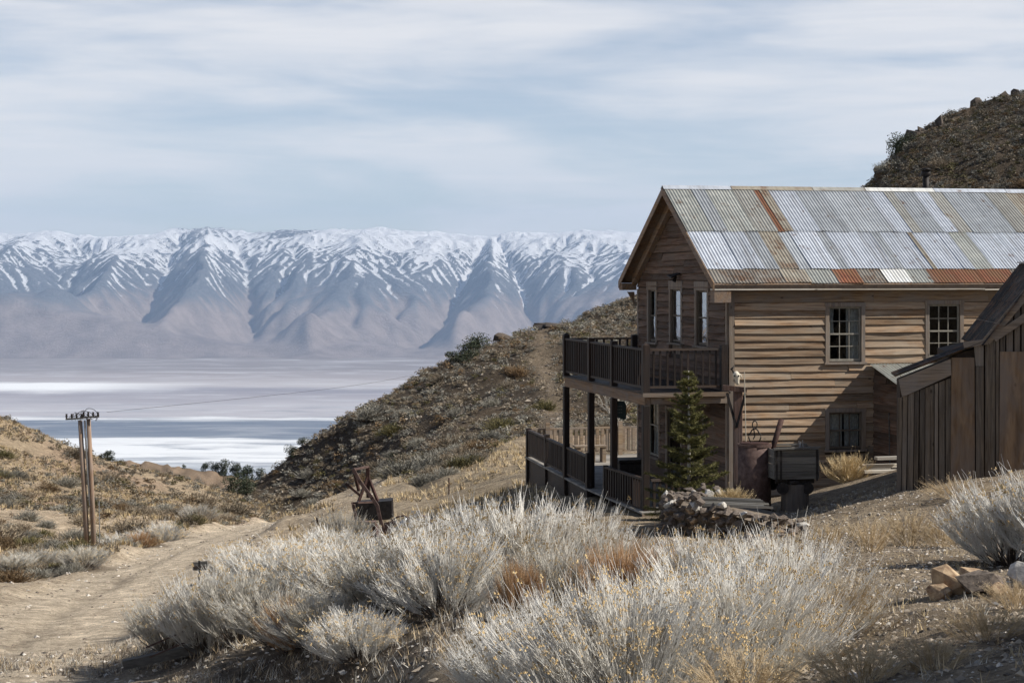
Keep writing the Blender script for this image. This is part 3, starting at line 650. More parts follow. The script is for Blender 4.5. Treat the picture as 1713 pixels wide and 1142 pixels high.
def window(parent, zb, f, s0, s1, z0, z1, nx, nz, frame, sash, curtain=None, fw=0.085, midrail=True, ftop=0.09, name='window', side_mat=None):
    """s0..z1 is the hole; trim outside it, sash, muntins, panes and curtain set back inside"""
    m = MB()
    boxf(m, f, s0 - fw, s0, -0.06, 0.045, z0 - 0.02, z1); boxf(m, f, s1, s1 + fw, -0.06, 0.045, z0 - 0.02, z1)
    boxf(m, f, s0 - fw - 0.01, s1 + fw + 0.01, -0.06, 0.05, z1 + 0.001, z1 + ftop)
    w = m.build(name, frame, parent)
    sub(w, 'sill', boxf(MB(), f, s0 - fw - 0.03, s1 + fw + 0.03, -0.05, 0.085, z0 - 0.065, z0 - 0.021), frame, zb)
    r = 0.04; m = MB(); boxf(m, f, s0, s0 + r, -0.05, -0.015, z0, z1); boxf(m, f, s1 - r, s1, -0.05, -0.015, z0, z1)
    boxf(m, f, s0 + r, s1 - r, -0.05, -0.015, z0, z0 + r * 1.3); boxf(m, f, s0 + r, s1 - r, -0.05, -0.015, z1 - r, z1)
    if midrail: boxf(m, f, s0 + r, s1 - r, -0.052, -0.013, (z0 + z1) / 2 - 0.018, (z0 + z1) / 2 + 0.018)
    sub(w, 'sash', m, sash, zb)
    a0, a1, b0, b1 = s0 + r, s1 - r, z0 + r * 1.3, z1 - r
    m = MB()
    for i in range(1, nx): c = a0 + (a1 - a0) * i / nx; boxf(m, f, c - 0.009, c + 0.009, -0.045, -0.02, b0, b1)
    for j in range(1, nz):
        c = b0 + (b1 - b0) * j / nz
        if midrail and abs(c - (z0 + z1) / 2) < 0.03: continue
        boxf(m, f, a0, a1, -0.044, -0.021, c - 0.009, c + 0.009)
    if m.v: sub(w, 'glazing_bars', m, sash, zb)
    for i in range(nx):
        for j in range(nz):
            u0, u1 = a0 + (a1 - a0) * i / nx, a0 + (a1 - a0) * (i + 1) / nx; w0, w1 = b0 + (b1 - b0) * j / nz, b0 + (b1 - b0) * (j + 1) / nz
            t1, t2 = random.uniform(-0.002, 0.002), random.uniform(-0.002, 0.002)
            q = MB(); q.add([f(u0, -0.034 + t1, w0), f(u1, -0.034 - t1, w0), f(u1, -0.034 + t2, w1), f(u0, -0.034 - t2, w1)], [(0, 1, 2, 3)])
            sub(w, 'pane', q, M['glass'], zb)
    for (c0, c1, w0, w1) in (curtain or []):
        q = MB(); n = 24; vs = []
        for j in range(6):
            tj = j / 5; pinch = 0.0 if w0 == 0 else 0.12 * math.sin(tj * math.pi)
            for i in range(n + 1):
                s = c0 + (c1 - c0) * (i / n) * (1 - pinch); vs.append(f(s, -0.12 + 0.02 * math.sin(i * 1.9 + tj), w1 + (w0 or z0 - w1 + w1) * 0 + ((w0 if w0 else z0) - w1) * tj))
        q.add(vs, [(j * (n + 1) + i, j * (n + 1) + i + 1, (j + 1) * (n + 1) + i + 1, (j + 1) * (n + 1) + i) for j in range(5) for i in range(n)])
        sub(w, 'curtain', q, M['curtain'], zb, True)
    return w

# ---- openings
def LW(px0, px1, y0, y1):
    a0, a1 = a_of(px0), a_of(px1); am = (a0 + a1) / 2; return (a0, a1, z_of(y1, am, 0), z_of(y0, am, 0))
def GW(px0, px1, y0, y1):           # px0 > px1 in depth order: near edge is the larger px
    b0, b1 = b_of(px0), b_of(px1); bm = (b0 + b1) / 2; return (b0, b1, z_of(y1, 0, bm), z_of(y0, 0, bm))
w1_, w2_, w3_ = LW(1386, 1440, 513, 604), LW(1553, 1605, 509, 598), LW(1386, 1441, 689, 750)
w4_ = (a_of(1790), a_of(1842), w2_[2], w2_[3])
g1_, gd_, g2_ = GW(1185, 1167, 486, 577), GW(1141, 1124, 484, 592), GW(1099, 1087, 485, 571)
ZB0 = HZ + 0.2; ZT = -0.40
lg1, lgd, lg2 = GW(1178, 1158, 690, 770), GW(1141, 1118, 688, 822), (b_of(1104), b_of(1086), -4.45, -2.98)
holes_l = [w1_, w2_, w3_, w4_]; holes_g = [g1_, gd_, g2_, lg1, lgd, lg2]
wall_core('long_wall', fl, 0, LEN, HZ - 0.4, ZE - 0.03, holes_l)
wall_core('gable_wall', fg, 0.092, WID - 0.092, HZ - 0.4, ZE - 0.03, holes_g)
slope = (ZR - ZE) / (WID / 2 + EV)
def zroof(b): return ZR - abs(b - WID / 2) * slope
m = MB(); m.prism([(0, 0.02, ZE - 0.028), (0, WID - 0.02, ZE - 0.028), (0, WID - 0.02, zroof(WID) - 0.14), (0, WID / 2, ZR - 0.14), (0, 0.02, zroof(0) - 0.14)], (0.09, 0, 0)); m.build('gable_peak', M['core'], house)
m = MB(); m.box(0, LEN, WID - 0.09, WID, HZ - 0.4, ZE - 0.03); m.box(LEN - 0.09, LEN, 0.092, WID - 0.092, HZ - 0.4, ZE); m.build('back_walls', M['core'], house)
m = MB(); m.box(0.1, LEN - 0.1, 0.1, WID - 0.1, ZBM, ZBM + 0.1); m.box(0.1, LEN - 0.1, 0.1, WID - 0.1, ZE - 0.12, ZE - 0.04); m.box(0.1, LEN - 0.1, 2.2, 2.3, HZ - 0.3, ZBM - 0.01); m.box(0.1, LEN - 0.1, 2.2, 2.3, ZBM + 0.11, ZE - 0.13); m.build('inner_floors', M['inside'], house)

H2 = lambda h, e=0.086: (h[0] - e, h[1] + e, h[2] - 0.066, h[3] + 0.092)
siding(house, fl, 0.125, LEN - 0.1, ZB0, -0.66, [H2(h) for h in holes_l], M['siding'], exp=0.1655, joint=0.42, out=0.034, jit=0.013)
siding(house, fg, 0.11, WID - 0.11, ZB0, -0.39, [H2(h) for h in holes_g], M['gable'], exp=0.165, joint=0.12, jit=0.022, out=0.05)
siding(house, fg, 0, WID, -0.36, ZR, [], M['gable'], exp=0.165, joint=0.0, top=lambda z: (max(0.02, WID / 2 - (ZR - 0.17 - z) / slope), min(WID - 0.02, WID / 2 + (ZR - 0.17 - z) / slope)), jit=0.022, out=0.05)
for f, s0, s1, mt in ((fl, 0.0, 0.122, 'trim_z'), (fg, 0.0, 0.105, 'trim_z'), (fg, WID - 0.105, WID, 'trim_z')):
    boxf(MB(), f, s0, s1, 0.001, 0.042 if f is fl else 0.038, HZ - 0.3, -0.42).build('corner_board', M[mt], house)
# wide frieze board under the eave, in four lengths
for x0, x1 in ((0.0, 3.35), (3.353, 6.1), (6.103, 9.2), (9.203, LEN)): boxf(MB(), fl, x0, x1, 0.001, 0.034, -0.655, -0.335).build('frieze_board', M['trim_x'], house)
window(house, HZ, fl, *w1_, 3, 4, M['trim_z'], M['sash'], [(w1_[0] + 0.02, w1_[0] + 0.17, w1_[2] + 0.6, w1_[3]), (w1_[1] - 0.30, w1_[1] - 0.02, 0, w1_[3])])
window(house, HZ, fl, *w2_, 3, 4, M['trim_z'], M['sash'])
window(house, HZ, fl, *w4_, 3, 4, M['trim_z'], M['sash'])
window(house, HZ, fl, *w3_, 3, 2, M['trim_z'], M['sash_dark'], [(w3_[0] + 0.03, w3_[0] + 0.36, 0, w3_[3] - 0.02), (w3_[1] - 0.36, w3_[1] - 0.03, 0, w3_[3] - 0.02)])
window(house, HZ, fg, *g1_, 1, 2, M['trim_z'], M['sash_dark'], [(g1_[0] + 0.02, g1_[0] + 0.28, 0, g1_[3]), (g1_[0] + 0.2, g1_[1] - 0.02, g1_[2] + 0.62, g1_[3])], fw=0.11, ftop=0.2)
window(house, HZ, fg, *g2_, 1, 2, M['trim_z'], M['sash_dark'], [(g2_[0] + 0.02, g2_[0] + 0.28, 0, g2_[3]), (g2_[0] + 0.2, g2_[1] - 0.02, g2_[2] + 0.62, g2_[3])], fw=0.11, ftop=0.2)
dw = window(house, HZ, fg, gd_[0], gd_[1], gd_[2] + 0.28, gd_[3], 1, 2, M['trim_z'], M['sash_dark'], [(gd_[0] + 0.1, gd_[1] - 0.1, 0, gd_[3] - 0.4)], fw=0.11, ftop=0.2, name='balcony_door')
boxf(MB(), fg, gd_[0] + 0.003, gd_[1] - 0.003, -0.05, -0.012, gd_[2], gd_[2] + 0.21).build('door_panel', M['trim_z'], house)
window(house, HZ, fg, *lg2, 2, 2, M['trim_z'], M['sash'], [(lg2[0] + 0.03, lg2[1] - 0.03, lg2[2] + 0.02, lg2[3])])
window(house, HZ, fg, *lg1, 2, 2, M['trim_z'], M['sash_dark'])
window(house, HZ, fg, *lgd, 1, 3, M['trim_z'], M['sash_dark'], name='front_door')

# ---- roof: three courses of corrugated sheets on each slope, each sheet a part
def msheet(k, c, c2, **kw): M['r_' + k] = metal_sheet('roof_' + k, c, c2, **kw)
msheet('blue', (0.58, 0.61, 0.65), (0.44, 0.47, 0.51), rust=0.02); msheet('grey', (0.46, 0.48, 0.49), (0.34, 0.36, 0.37), rust=0.02)
msheet('green', (0.48, 0.48, 0.43), (0.32, 0.33, 0.30), rust=0.05); msheet('cream', (0.44, 0.43, 0.385), (0.34, 0.33, 0.29), rust=0.05)
msheet('tan', (0.36, 0.33, 0.265), (0.25, 0.215, 0.165), rust=0.12, metal=0.1); msheet('rust', (0.24, 0.085, 0.045), (0.13, 0.048, 0.03), rust=0.3, metal=0.0, rough=0.8)
msheet('white', (0.80, 0.80, 0.77), (0.66, 0.66, 0.62), rust=0.0, metal=0.05); msheet('dull', (0.33, 0.30, 0.25), (0.22, 0.20, 0.17), rust=0.16)
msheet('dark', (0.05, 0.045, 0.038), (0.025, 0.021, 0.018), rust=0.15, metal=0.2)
SL = math.hypot(WID / 2 + EV, ZR - ZE); ux, uz = (WID / 2 + EV) / SL, (ZR - ZE) / SL
def corr(x0, x1, t0, t1, lift, pitch=0.0762, amp=0.0095, side=1, ztop=ZR, bmid=WID / 2, u_=None, w=0.0, phase=0.0):
    uu, zz = u_ or (ux, uz); n = max(4, int((x1 - x0) / pitch * 8)); vs = []; rows = 3
    sk0, sk1 = random.uniform(-0.02, 0.02), random.uniform(-0.02, 0.02); bow = random.uniform(-0.01, 0.014); dl = random.uniform(0, 0.012); dp = random.uniform(0, 9)
    for j in range(rows):
        t = t0 + (t1 - t0) * j / (rows - 1)
        for i in range(n + 1):
            x = x0 + (x1 - x0) * i / n; o = amp * math.sin(2 * math.pi * x / pitch + phase) + lift + bow * math.sin(math.pi * j / 2) * 0.5 + (dl * abs(math.sin(x * 3.1 + dp)) ** 3 if j == rows - 1 else 0)
            tt = t + (sk0 + (sk1 - sk0) * i / n if j == rows - 1 else 0)
            vs.append((x, bmid - side * (tt * uu) - side * 0 - side * o * zz * 1.0, ztop - tt * zz + o * uu))
    return MB().add(vs, [(j * (n + 1) + i, j * (n + 1) + i + 1, (j + 1) * (n + 1) + i + 1, (j + 1) * (n + 1) + i) for j in range(rows - 1) for i in range(n)])
def a_row(px, frac):
    b = WID / 2 - frac * SL * ux; return a_of(px, b)
rows = [ (0.0, 0.485, 0.026, 0.24, [(1105, 'green'), (1175, 'grey'), (1196, 'green'), (1245, 'cream'), (1279, 'rust'), (1290, 'tan'), (1304, 'blue'), (1350, 'grey'), (1395, 'grey'), (1440, 'grey'), (1470, 'blue'), (1500, 'cream'), (1516, 'grey'),
          (1552, 'blue'), (1575, 'cream'), (1600, 'grey'), (1640, 'grey'), (1672, 'cream'), (1705, 'tan'), (1740, 'grey'), (1790, 'blue'), (1840, 'cream'), (1890, 'grey')]),
         (0.475, 0.868, 0.012, 0.68, [(1105, 'blue'), (1225, 'blue'), (1262, 'grey'), (1288, 'tan'), (1318, 'grey'), (1340, 'blue'), (1385, 'grey'), (1402, 'blue'), (1455, 'blue'), (1478, 'grey'), (1492, 'blue'), (1540, 'tan'), (1547, 'blue'),
          (1592, 'blue'), (1608, 'green'), (1641, 'blue'), (1690, 'blue'), (1740, 'grey'), (1790, 'blue'), (1840, 'blue'), (1890, 'grey')]),
         (0.858, 1.0, -0.002, 0.93, [(1105, 'dull'), (1225, 'dull'), (1262, 'dull'), (1310, 'tan'), (1352, 'green'), (1398, 'rust'), (1438, 'dull'), (1480, 'white'), (1520, 'green'), (1557, 'rust'), (1598, 'rust'), (1640, 'rust'), (1695, 'dull'), (1740, 'rust'), (1790, 'tan'), (1840, 'dull')]) ]
for t0, t1, lift, mid, segs in rows:
    for i, (px, k) in enumerate(segs):
        x0 = -OV if i == 0 else a_row(px, mid); x1 = LEN + 0.35 if i == len(segs) - 1 else a_row(segs[i + 1][0], mid)
        n = max(1, round((x1 - x0) / 0.75))
        for q in range(n):
            corr(x0 + (x1 - x0) * q / n - (0.02 if i + q else 0), x0 + (x1 - x0) * (q + 1) / n, t0 * SL + 0.03 * (t0 == 0), t1 * SL, lift + 0.006 * ((i + q) % 2), phase=0.2 * (i % 3)).build('roof_sheet', M['r_' + k], house, True)
x = -OV
while x < LEN + 0.3:
    corr(x, min(x + 1.4, LEN + 0.35), 0.03, SL, 0.012, side=-1).build('roof_sheet', M['r_grey'], house, True); x += 1.4
# ridge flashing in lengths
for px0, px1, k in ((None, 1221, 'blue'), (1222, 1357, 'tan'), (1358, 1445, 'cream'), (1446, 1560, 'white'), (1561, 1680, 'blue'), (1681, None, 'blue')):
    x0 = -OV - 0.02 if px0 is None else a_of(px0, WID / 2); x1 = LEN + 0.37 if px1 is None else a_of(px1, WID / 2)
    m = MB(); wv = 0.13; lf = 0.05; j = random.uniform(-0.006, 0.006)
    m.add([(x0, WID / 2 - wv, ZR + lf - wv * slope + j), (x1, WID / 2 - wv, ZR + lf - wv * slope - j), (x1, WID / 2, ZR + lf + 0.01), (x0, WID / 2, ZR + lf + 0.01), (x0, WID / 2 + wv, ZR + lf - wv * slope), (x1, WID / 2 + wv, ZR + lf - wv * slope)], [(0, 1, 2, 3), (3, 2, 5, 4)])
    m.build('ridge_flashing', M['r_' + k], house)
# rafters, roof boards, rake boards, eave boards
def rake(x0, x1, b0, b1, up, dn, mat, name):
    m = MB(); m.prism([(x0, b0, zroof(b0) - up), (x0, b1, zroof(b1) - up), (x0, b1, zroof(b1) - dn), (x0, b0, zroof(b0) - dn)], (x1 - x0, 0, 0)); m.build(name, mat, house)
for b0, b1 in ((-EV, WID / 2), (WID + EV, WID / 2)):
    rake(-OV, LEN + 0.3, b0, b1, 0.022, 0.045, M['trim_y'], 'roof_boards')
    rake(-OV - 0.025, -OV, b0, b1, -0.004, 0.17, M['trim_y'], 'barge_board')
    rake(-0.16, -0.035, b0 + (0.25 if b0 < 0 else -0.25), b1, 0.048, 0.26, M['trim_y'], 'rafter')
    rake(-0.034, 0.0, b0 + (0.25 if b0 < 0 else -0.25), b1, 0.048, 0.20, M['gable'], 'rake_trim')
boxf(MB(), fl, -OV, LEN + 0.3, EV - 0.03, EV - 0.002, ZE - 0.125, ZE - 0.03).build('eave_board', M['core'], house)
x = -OV
for L in (2.9, 3.4, 2.6, 3.9, 2.2):
    x1 = min(x + L, LEN + 0.3); m = MB(); q = random.uniform(-0.01, 0.012)
    v = [(x, -EV - 0.012, ZE - 0.165 + q), (x1, -EV - 0.012, ZE - 0.155), (x1, 0.0, ZE - 0.155), (x, 0.0, ZE - 0.155 + q * 0.3)]
    m.prism(v, (0, 0, 0.026)); m.build('soffit_board', M['pale_x'], house); x = x1 + 0.004
m = MB(); m.box(-OV, -0.04, -0.27, -0.02, ZE - 0.42, ZE - 0.17); m.build('eave_return', M['trim_y'], house)
m = MB(); m.box(-OV, -0.04, WID + 0.02, WID + EV, ZE - 0.22, ZE - 0.05); m.build('eave_return', M['trim_y'], house)
# stove pipe with a cap on the far slope, and a lamp hood over the balcony door
px_, bb = 1549, WID / 2 + 0.55; xa = a_of(px_, bb); zt = z_of(281, xa, bb); zb = zroof(bb) - 0.05
m = MB(); m.tube([(xa, bb, zb), (xa, bb, zt - 0.18)], 0.075, 14); sp_ = m.build('stove_pipe', M['iron'], house, True)
m = MB(); m.tube([(xa, bb, zt - 0.20), (xa, bb, zt - 0.17), (xa, bb, zt - 0.06)], [0.09, 0.13, 0.10], 14); m.tube([(xa, bb, zt - 0.045), (xa, bb, zt)], [0.17, 0.02], 14); sub(sp_, 'cap', m, M['iron'], HZ, True)
lx = -0.16; lb = b_of(1128, lx); lz = z_of(462, lx, lb); m = MB(); m.prism([(lx - 0.12, lb - 0.14, lz - 0.06), (lx + 0.1, lb - 0.1, lz + 0.05), (lx + 0.1, lb + 0.14, lz + 0.05), (lx - 0.12, lb + 0.2, lz + 0.0)], (0, 0, 0.03)); m.tube([(lx + 0.05, lb, lz), (lx - 0.02, lb, lz - 0.12)], [0.02, 0.06], 8); m.build('lamp_hood', M['iron'], house)
# bracket pieces of the cornice at the far corner
m = MB(); m.prism([(-0.12, WID - 0.06, ZE - 0.26), (-0.3, WID - 0.06, ZE - 0.26), (-0.12, WID - 0.06, ZE - 0.55)], (0, 0.05, 0)); m.build('cornice_bracket', M['trim_y'], house)

# ---- balcony and porch
X0 = -LB
m = MB(); y = -0.08; k = 0
fb = MB(); 
for k in range(13):
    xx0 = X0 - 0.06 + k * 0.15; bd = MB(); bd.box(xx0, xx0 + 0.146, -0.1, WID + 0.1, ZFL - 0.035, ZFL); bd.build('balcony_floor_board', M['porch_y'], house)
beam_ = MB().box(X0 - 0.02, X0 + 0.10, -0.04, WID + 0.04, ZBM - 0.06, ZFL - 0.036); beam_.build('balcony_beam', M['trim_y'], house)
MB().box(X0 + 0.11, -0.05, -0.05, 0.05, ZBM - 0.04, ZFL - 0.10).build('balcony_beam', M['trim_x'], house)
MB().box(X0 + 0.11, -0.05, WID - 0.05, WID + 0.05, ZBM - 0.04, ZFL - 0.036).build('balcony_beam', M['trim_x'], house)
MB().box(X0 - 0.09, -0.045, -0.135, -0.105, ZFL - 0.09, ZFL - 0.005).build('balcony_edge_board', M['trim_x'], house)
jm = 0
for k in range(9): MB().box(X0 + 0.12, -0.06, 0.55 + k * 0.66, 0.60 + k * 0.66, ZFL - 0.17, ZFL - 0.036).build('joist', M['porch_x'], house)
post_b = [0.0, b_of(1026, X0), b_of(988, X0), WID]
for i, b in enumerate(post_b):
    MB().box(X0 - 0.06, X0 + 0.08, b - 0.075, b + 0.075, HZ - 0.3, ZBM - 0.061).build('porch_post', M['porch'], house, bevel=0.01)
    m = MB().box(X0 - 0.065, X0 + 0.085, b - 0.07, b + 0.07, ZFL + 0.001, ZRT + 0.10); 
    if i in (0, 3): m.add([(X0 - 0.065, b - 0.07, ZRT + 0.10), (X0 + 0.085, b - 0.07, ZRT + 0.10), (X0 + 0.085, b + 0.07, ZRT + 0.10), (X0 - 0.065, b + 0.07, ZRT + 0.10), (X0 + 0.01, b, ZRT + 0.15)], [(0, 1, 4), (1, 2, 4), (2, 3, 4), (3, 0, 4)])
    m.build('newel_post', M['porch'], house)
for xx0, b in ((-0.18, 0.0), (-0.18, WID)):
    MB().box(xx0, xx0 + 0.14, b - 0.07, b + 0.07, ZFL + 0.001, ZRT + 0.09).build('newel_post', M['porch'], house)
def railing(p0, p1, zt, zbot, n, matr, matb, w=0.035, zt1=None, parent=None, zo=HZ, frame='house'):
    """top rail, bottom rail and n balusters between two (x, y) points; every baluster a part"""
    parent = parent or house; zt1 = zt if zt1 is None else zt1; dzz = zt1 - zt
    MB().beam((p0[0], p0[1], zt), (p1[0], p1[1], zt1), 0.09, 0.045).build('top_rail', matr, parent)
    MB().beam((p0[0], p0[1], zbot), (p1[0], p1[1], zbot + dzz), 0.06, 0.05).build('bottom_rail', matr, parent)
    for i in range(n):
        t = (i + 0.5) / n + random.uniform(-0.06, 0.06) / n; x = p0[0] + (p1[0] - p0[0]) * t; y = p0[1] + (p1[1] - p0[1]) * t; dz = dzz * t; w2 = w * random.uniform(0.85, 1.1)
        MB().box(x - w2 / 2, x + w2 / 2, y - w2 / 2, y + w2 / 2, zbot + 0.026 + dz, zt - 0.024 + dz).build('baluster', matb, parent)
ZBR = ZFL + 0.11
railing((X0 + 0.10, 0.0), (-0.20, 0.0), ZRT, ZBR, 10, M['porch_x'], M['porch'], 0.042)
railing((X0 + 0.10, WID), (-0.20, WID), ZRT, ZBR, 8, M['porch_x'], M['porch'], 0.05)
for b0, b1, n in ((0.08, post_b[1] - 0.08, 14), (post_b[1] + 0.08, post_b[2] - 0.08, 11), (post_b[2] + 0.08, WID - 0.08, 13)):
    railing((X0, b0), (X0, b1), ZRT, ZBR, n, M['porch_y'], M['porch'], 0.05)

# ---- lower deck with its rails
ZDK = HZ + 0.10
d_near = to_house(W3(985, 765, 42.0)); d_far = to_house(W3(884, 722, 49.2))
y = -0.25
while y < d_far[1] + 0.05:
    lft = X0 - 0.15 if y < d_near[1] else d_near[0] + (d_far[0] - d_near[0]) * (y - d_near[1]) / (d_far[1] - d_near[1]) - 0.08
    rgt = -0.05 if y < WID else 4.2
    MB().box(lft, rgt, y, y + 0.174, ZDK - 0.04, ZDK + random.uniform(-0.003, 0.003)).build('deck_board', M['deck'], house); y += 0.18
MB().box(X0 - 0.14, -0.06, -0.22, -0.255, HZ - 0.3, ZDK - 0.045).build('deck_skirt', M['trim_x'], house)
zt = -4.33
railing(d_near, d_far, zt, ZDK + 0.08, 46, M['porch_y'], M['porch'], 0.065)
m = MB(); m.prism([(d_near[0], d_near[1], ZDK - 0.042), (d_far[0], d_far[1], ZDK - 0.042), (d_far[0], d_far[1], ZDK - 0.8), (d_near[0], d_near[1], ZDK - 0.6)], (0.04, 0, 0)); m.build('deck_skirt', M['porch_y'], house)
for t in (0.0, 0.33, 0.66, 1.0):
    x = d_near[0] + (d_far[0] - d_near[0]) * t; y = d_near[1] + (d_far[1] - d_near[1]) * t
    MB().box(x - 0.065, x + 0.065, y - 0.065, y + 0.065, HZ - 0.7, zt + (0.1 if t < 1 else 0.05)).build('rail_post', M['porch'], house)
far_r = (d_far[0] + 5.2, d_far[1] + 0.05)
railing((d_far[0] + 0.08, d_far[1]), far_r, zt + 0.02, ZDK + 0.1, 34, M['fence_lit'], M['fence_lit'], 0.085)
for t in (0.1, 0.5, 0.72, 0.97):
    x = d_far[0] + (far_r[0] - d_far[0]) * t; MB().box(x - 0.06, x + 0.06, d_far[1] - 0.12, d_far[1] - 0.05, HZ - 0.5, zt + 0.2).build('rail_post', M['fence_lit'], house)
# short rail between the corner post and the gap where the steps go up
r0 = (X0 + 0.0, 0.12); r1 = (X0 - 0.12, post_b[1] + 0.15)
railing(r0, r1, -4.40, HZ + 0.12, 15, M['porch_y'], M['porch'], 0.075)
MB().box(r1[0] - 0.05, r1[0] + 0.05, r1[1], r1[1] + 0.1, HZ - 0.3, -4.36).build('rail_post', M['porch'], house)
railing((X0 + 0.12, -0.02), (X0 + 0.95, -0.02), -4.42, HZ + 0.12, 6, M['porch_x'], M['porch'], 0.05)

# ---- lean-to with a corrugated roof against the long wall
la = a_of(1461); lean_t = 1.65; lw = 3.2; lz0 = z_of(610, la, 0); lz1 = lz0 - 0.44
fl2 = lambda s, o, z: (la - o, -s, z)
def ltop(s): return lz0 - 0.03 - (lz0 - lz1) * s / lean_t
m = MB(); m.prism([(la, -0.05, HZ - 0.3), (la, -lean_t, HZ - 0.3), (la, -lean_t, ltop(lean_t) - 0.02), (la, -0.05, lz0 - 0.05)], (0.06, 0, 0)); m.box(la + 0.07, la + lw, -lean_t, -lean_t + 0.06, HZ - 0.3, lz1 - 0.06); m.build('lean_to_wall', M['core'], house)
z = ZB0
while z < lz0 - 0.1:
    smax = min(lean_t - 0.06, (lz0 - 0.05 - z - 0.15) / (lz0 - lz1) * lean_t)
    if smax > 0.2: plank(house, fl2, 0.05, smax, z, 0.154, M['gable'], name='lean_to_plank')
    z += 0.15
MB().box(la - 0.03, la + 0.03, -lean_t - 0.01, -lean_t + 0.09, HZ - 0.2, lz1 - 0.05).build('corner_board', M['trim_z'], house)
SL2 = math.hypot(lean_t + 0.25, (lz0 - lz1) * (lean_t + 0.25) / lean_t); u2 = ((lean_t + 0.25) / SL2, (lz0 - lz1) * (lean_t + 0.25) / lean_t / SL2)
for k in range(5): corr(la - 0.12 + k * 0.66, la - 0.12 + (k + 1) * 0.66 + 0.02, 0.0, SL2, 0.02 + 0.003 * (k % 2), ztop=lz0, bmid=-0.045, u_=u2).build('lean_to_roof_sheet', M['r_green'], house, True)

# ------------------------------------------------------------------ tumbledown shed on the right
SA = R(-7.5); SC, SS = math.cos(SA), math.sin(SA); SX, SY = W3(1510, 0, 32.0)[0], 32.0; SZ = -4.1
shed = thing('wooden_shed', 'dark board shed with steep corrugated roof and plywood patches, nearer than the house', 'shed', (SX, SY, SZ), SA); ZO[shed.name] = SZ
def S_(px, py, b=0.0):
    t = (px - CX) / F; x0 = SX - b * SS; y0 = SY + b * SC
    s = (t * y0 - x0) / (SC - t * SS); return (s, b, (HY - py) * (y0 + s * SS) / F)
def sboard(pxs, name, mat, b=0.0, th=0.03):       # closed outline in photo pixels laid on the shed's front plane
    m = MB(); m.prism([S_(x, y, b) for x, y in pxs], (0, -th, 0)); return m.build(name, mat, shed)
DEP = 2.9
ridge = S_(1750, 441); eave = S_(1645, 574); ls = ridge[0] - eave[0]; lz = ridge[2] - eave[2]; shs = math.hypot(ls, lz); right_s = ridge[0] + ls
m = MB(); m.prism([(S_(1592, 0)[0] + 0.02, 0.06, SZ - 0.7), (right_s - 0.1, 0.06, SZ - 0.7), (right_s - 0.1, 0.06, eave[2] - 0.05), (ridge[0], 0.06, ridge[2] - 0.09), (eave[0] + 0.08, 0.06, eave[2] - 0.05), (S_(1592, 0)[0] + 0.02, 0.06, eave[2] - 0.2)], (0, DEP - 0.3, 0)); m.build('wall_core', M['core'], shed)
m = MB(); a_, b_ = S_(1506, 634), S_(1592, 600); m.prism([(a_[0], 0.03, SZ - 0.8), (b_[0], 0.03, SZ - 0.8), (b_[0], 0.03, b_[2] - 0.03), (a_[0], 0.03, a_[2] - 0.03)], (0, 0.75, 0)); m.build('wall_core', M['core'], shed)
# upright boards of the low end, each warped its own way
xs = [(1502, 1509.5, 2), (1510.5, 1518, 0), (1519.5, 1529, 3), (1530, 1537, 0), (1539, 1547, 1), (1548, 1562, 0), (1563.5, 1569, 4), (1570.5, 1580, 1), (1581.5, 1590, 2)]
for x0, x1, k in xs:
    ty = lambda x: 664 - (x - 1508) * 0.39
    c = (x0 - 1546) * 0.05
    sboard([(x0 + c - 1.0, 850), (x1 + c - 1.2, 850), (x1, ty(x1)), (x0, ty(x0))], 'upright_board', M['shed'], -0.005 - 0.006 * k, 0.024)
sboard([(1503, 634), (1590, 600), (1591, 627), (1509, 664)], 'fascia_board', M['shed_x'], -0.05, 0.03)
sboard([(1591.5, 598), (1630, 598), (1631, 840), (1590, 840)], 'plywood_patch', M['ply'], -0.045, 0.018)
sboard([(1629, 577), (1645, 575), (1645, 612), (1632, 612)], 'upright_board', M['shed'], -0.03, 0.03)
sboard([(1632, 613), (1645, 613), (1645.5, 840), (1633, 840)], 'upright_board', M['shed'], -0.055, 0.035)
sboard([(1648, 570), (1665, 566), (1664, 840), (1647, 840)], 'upright_board', M['shed'], -0.04, 0.035)
sboard([(1666, 566), (1671, 560), (1670, 840), (1666, 840)], 'upright_board', M['shed'], -0.02, 0.02)
sboard([(1672.5, 588), (1722, 588), (1724, 840), (1671, 840)], 'plywood_patch', M['ply'], -0.06, 0.018)
for x0, x1 in ((1673, 1681), (1683.5, 1694), (1697, 1706), (1709, 1722), (1724, 1736), (1738, 1752), (1754, 1768), (1770, 1785), (1787, 1802), (1804, 1818)):
    top = lambda x: 455 + (abs(x - 1750)) * 1.20 + 4
    b0 = 588 if x1 < 1723 else 840
    sboard([(x0, b0), (x1, b0), (x1, top(x1)), (x0, top(x0))], 'upright_board', M['shed'], -0.012 - 0.004 * (int(x0) % 3), 0.024)
m = MB(); p0 = Vector(S_(1662, 566, -0.09)); p1 = Vector(S_(1745, 510, -0.09)); m.beam(p0, p1, 0.05, 0.13); m.build('brace', M['shed_x'], shed)
m = MB(); p0 = Vector(S_(1650, 571, -0.10)); p1 = Vector(S_(1750, 451, -0.10)); m.beam(p0, p1, 0.03, 0.15); m.build('barge_board', M['shed_x'], shed)
m = MB(); p1 = Vector(S_(1750, 451, -0.10)); m.beam(p1, (right_s, p1.y, eave[2] - 0.05), 0.03, 0.15); m.build('barge_board', M['shed_x'], shed)
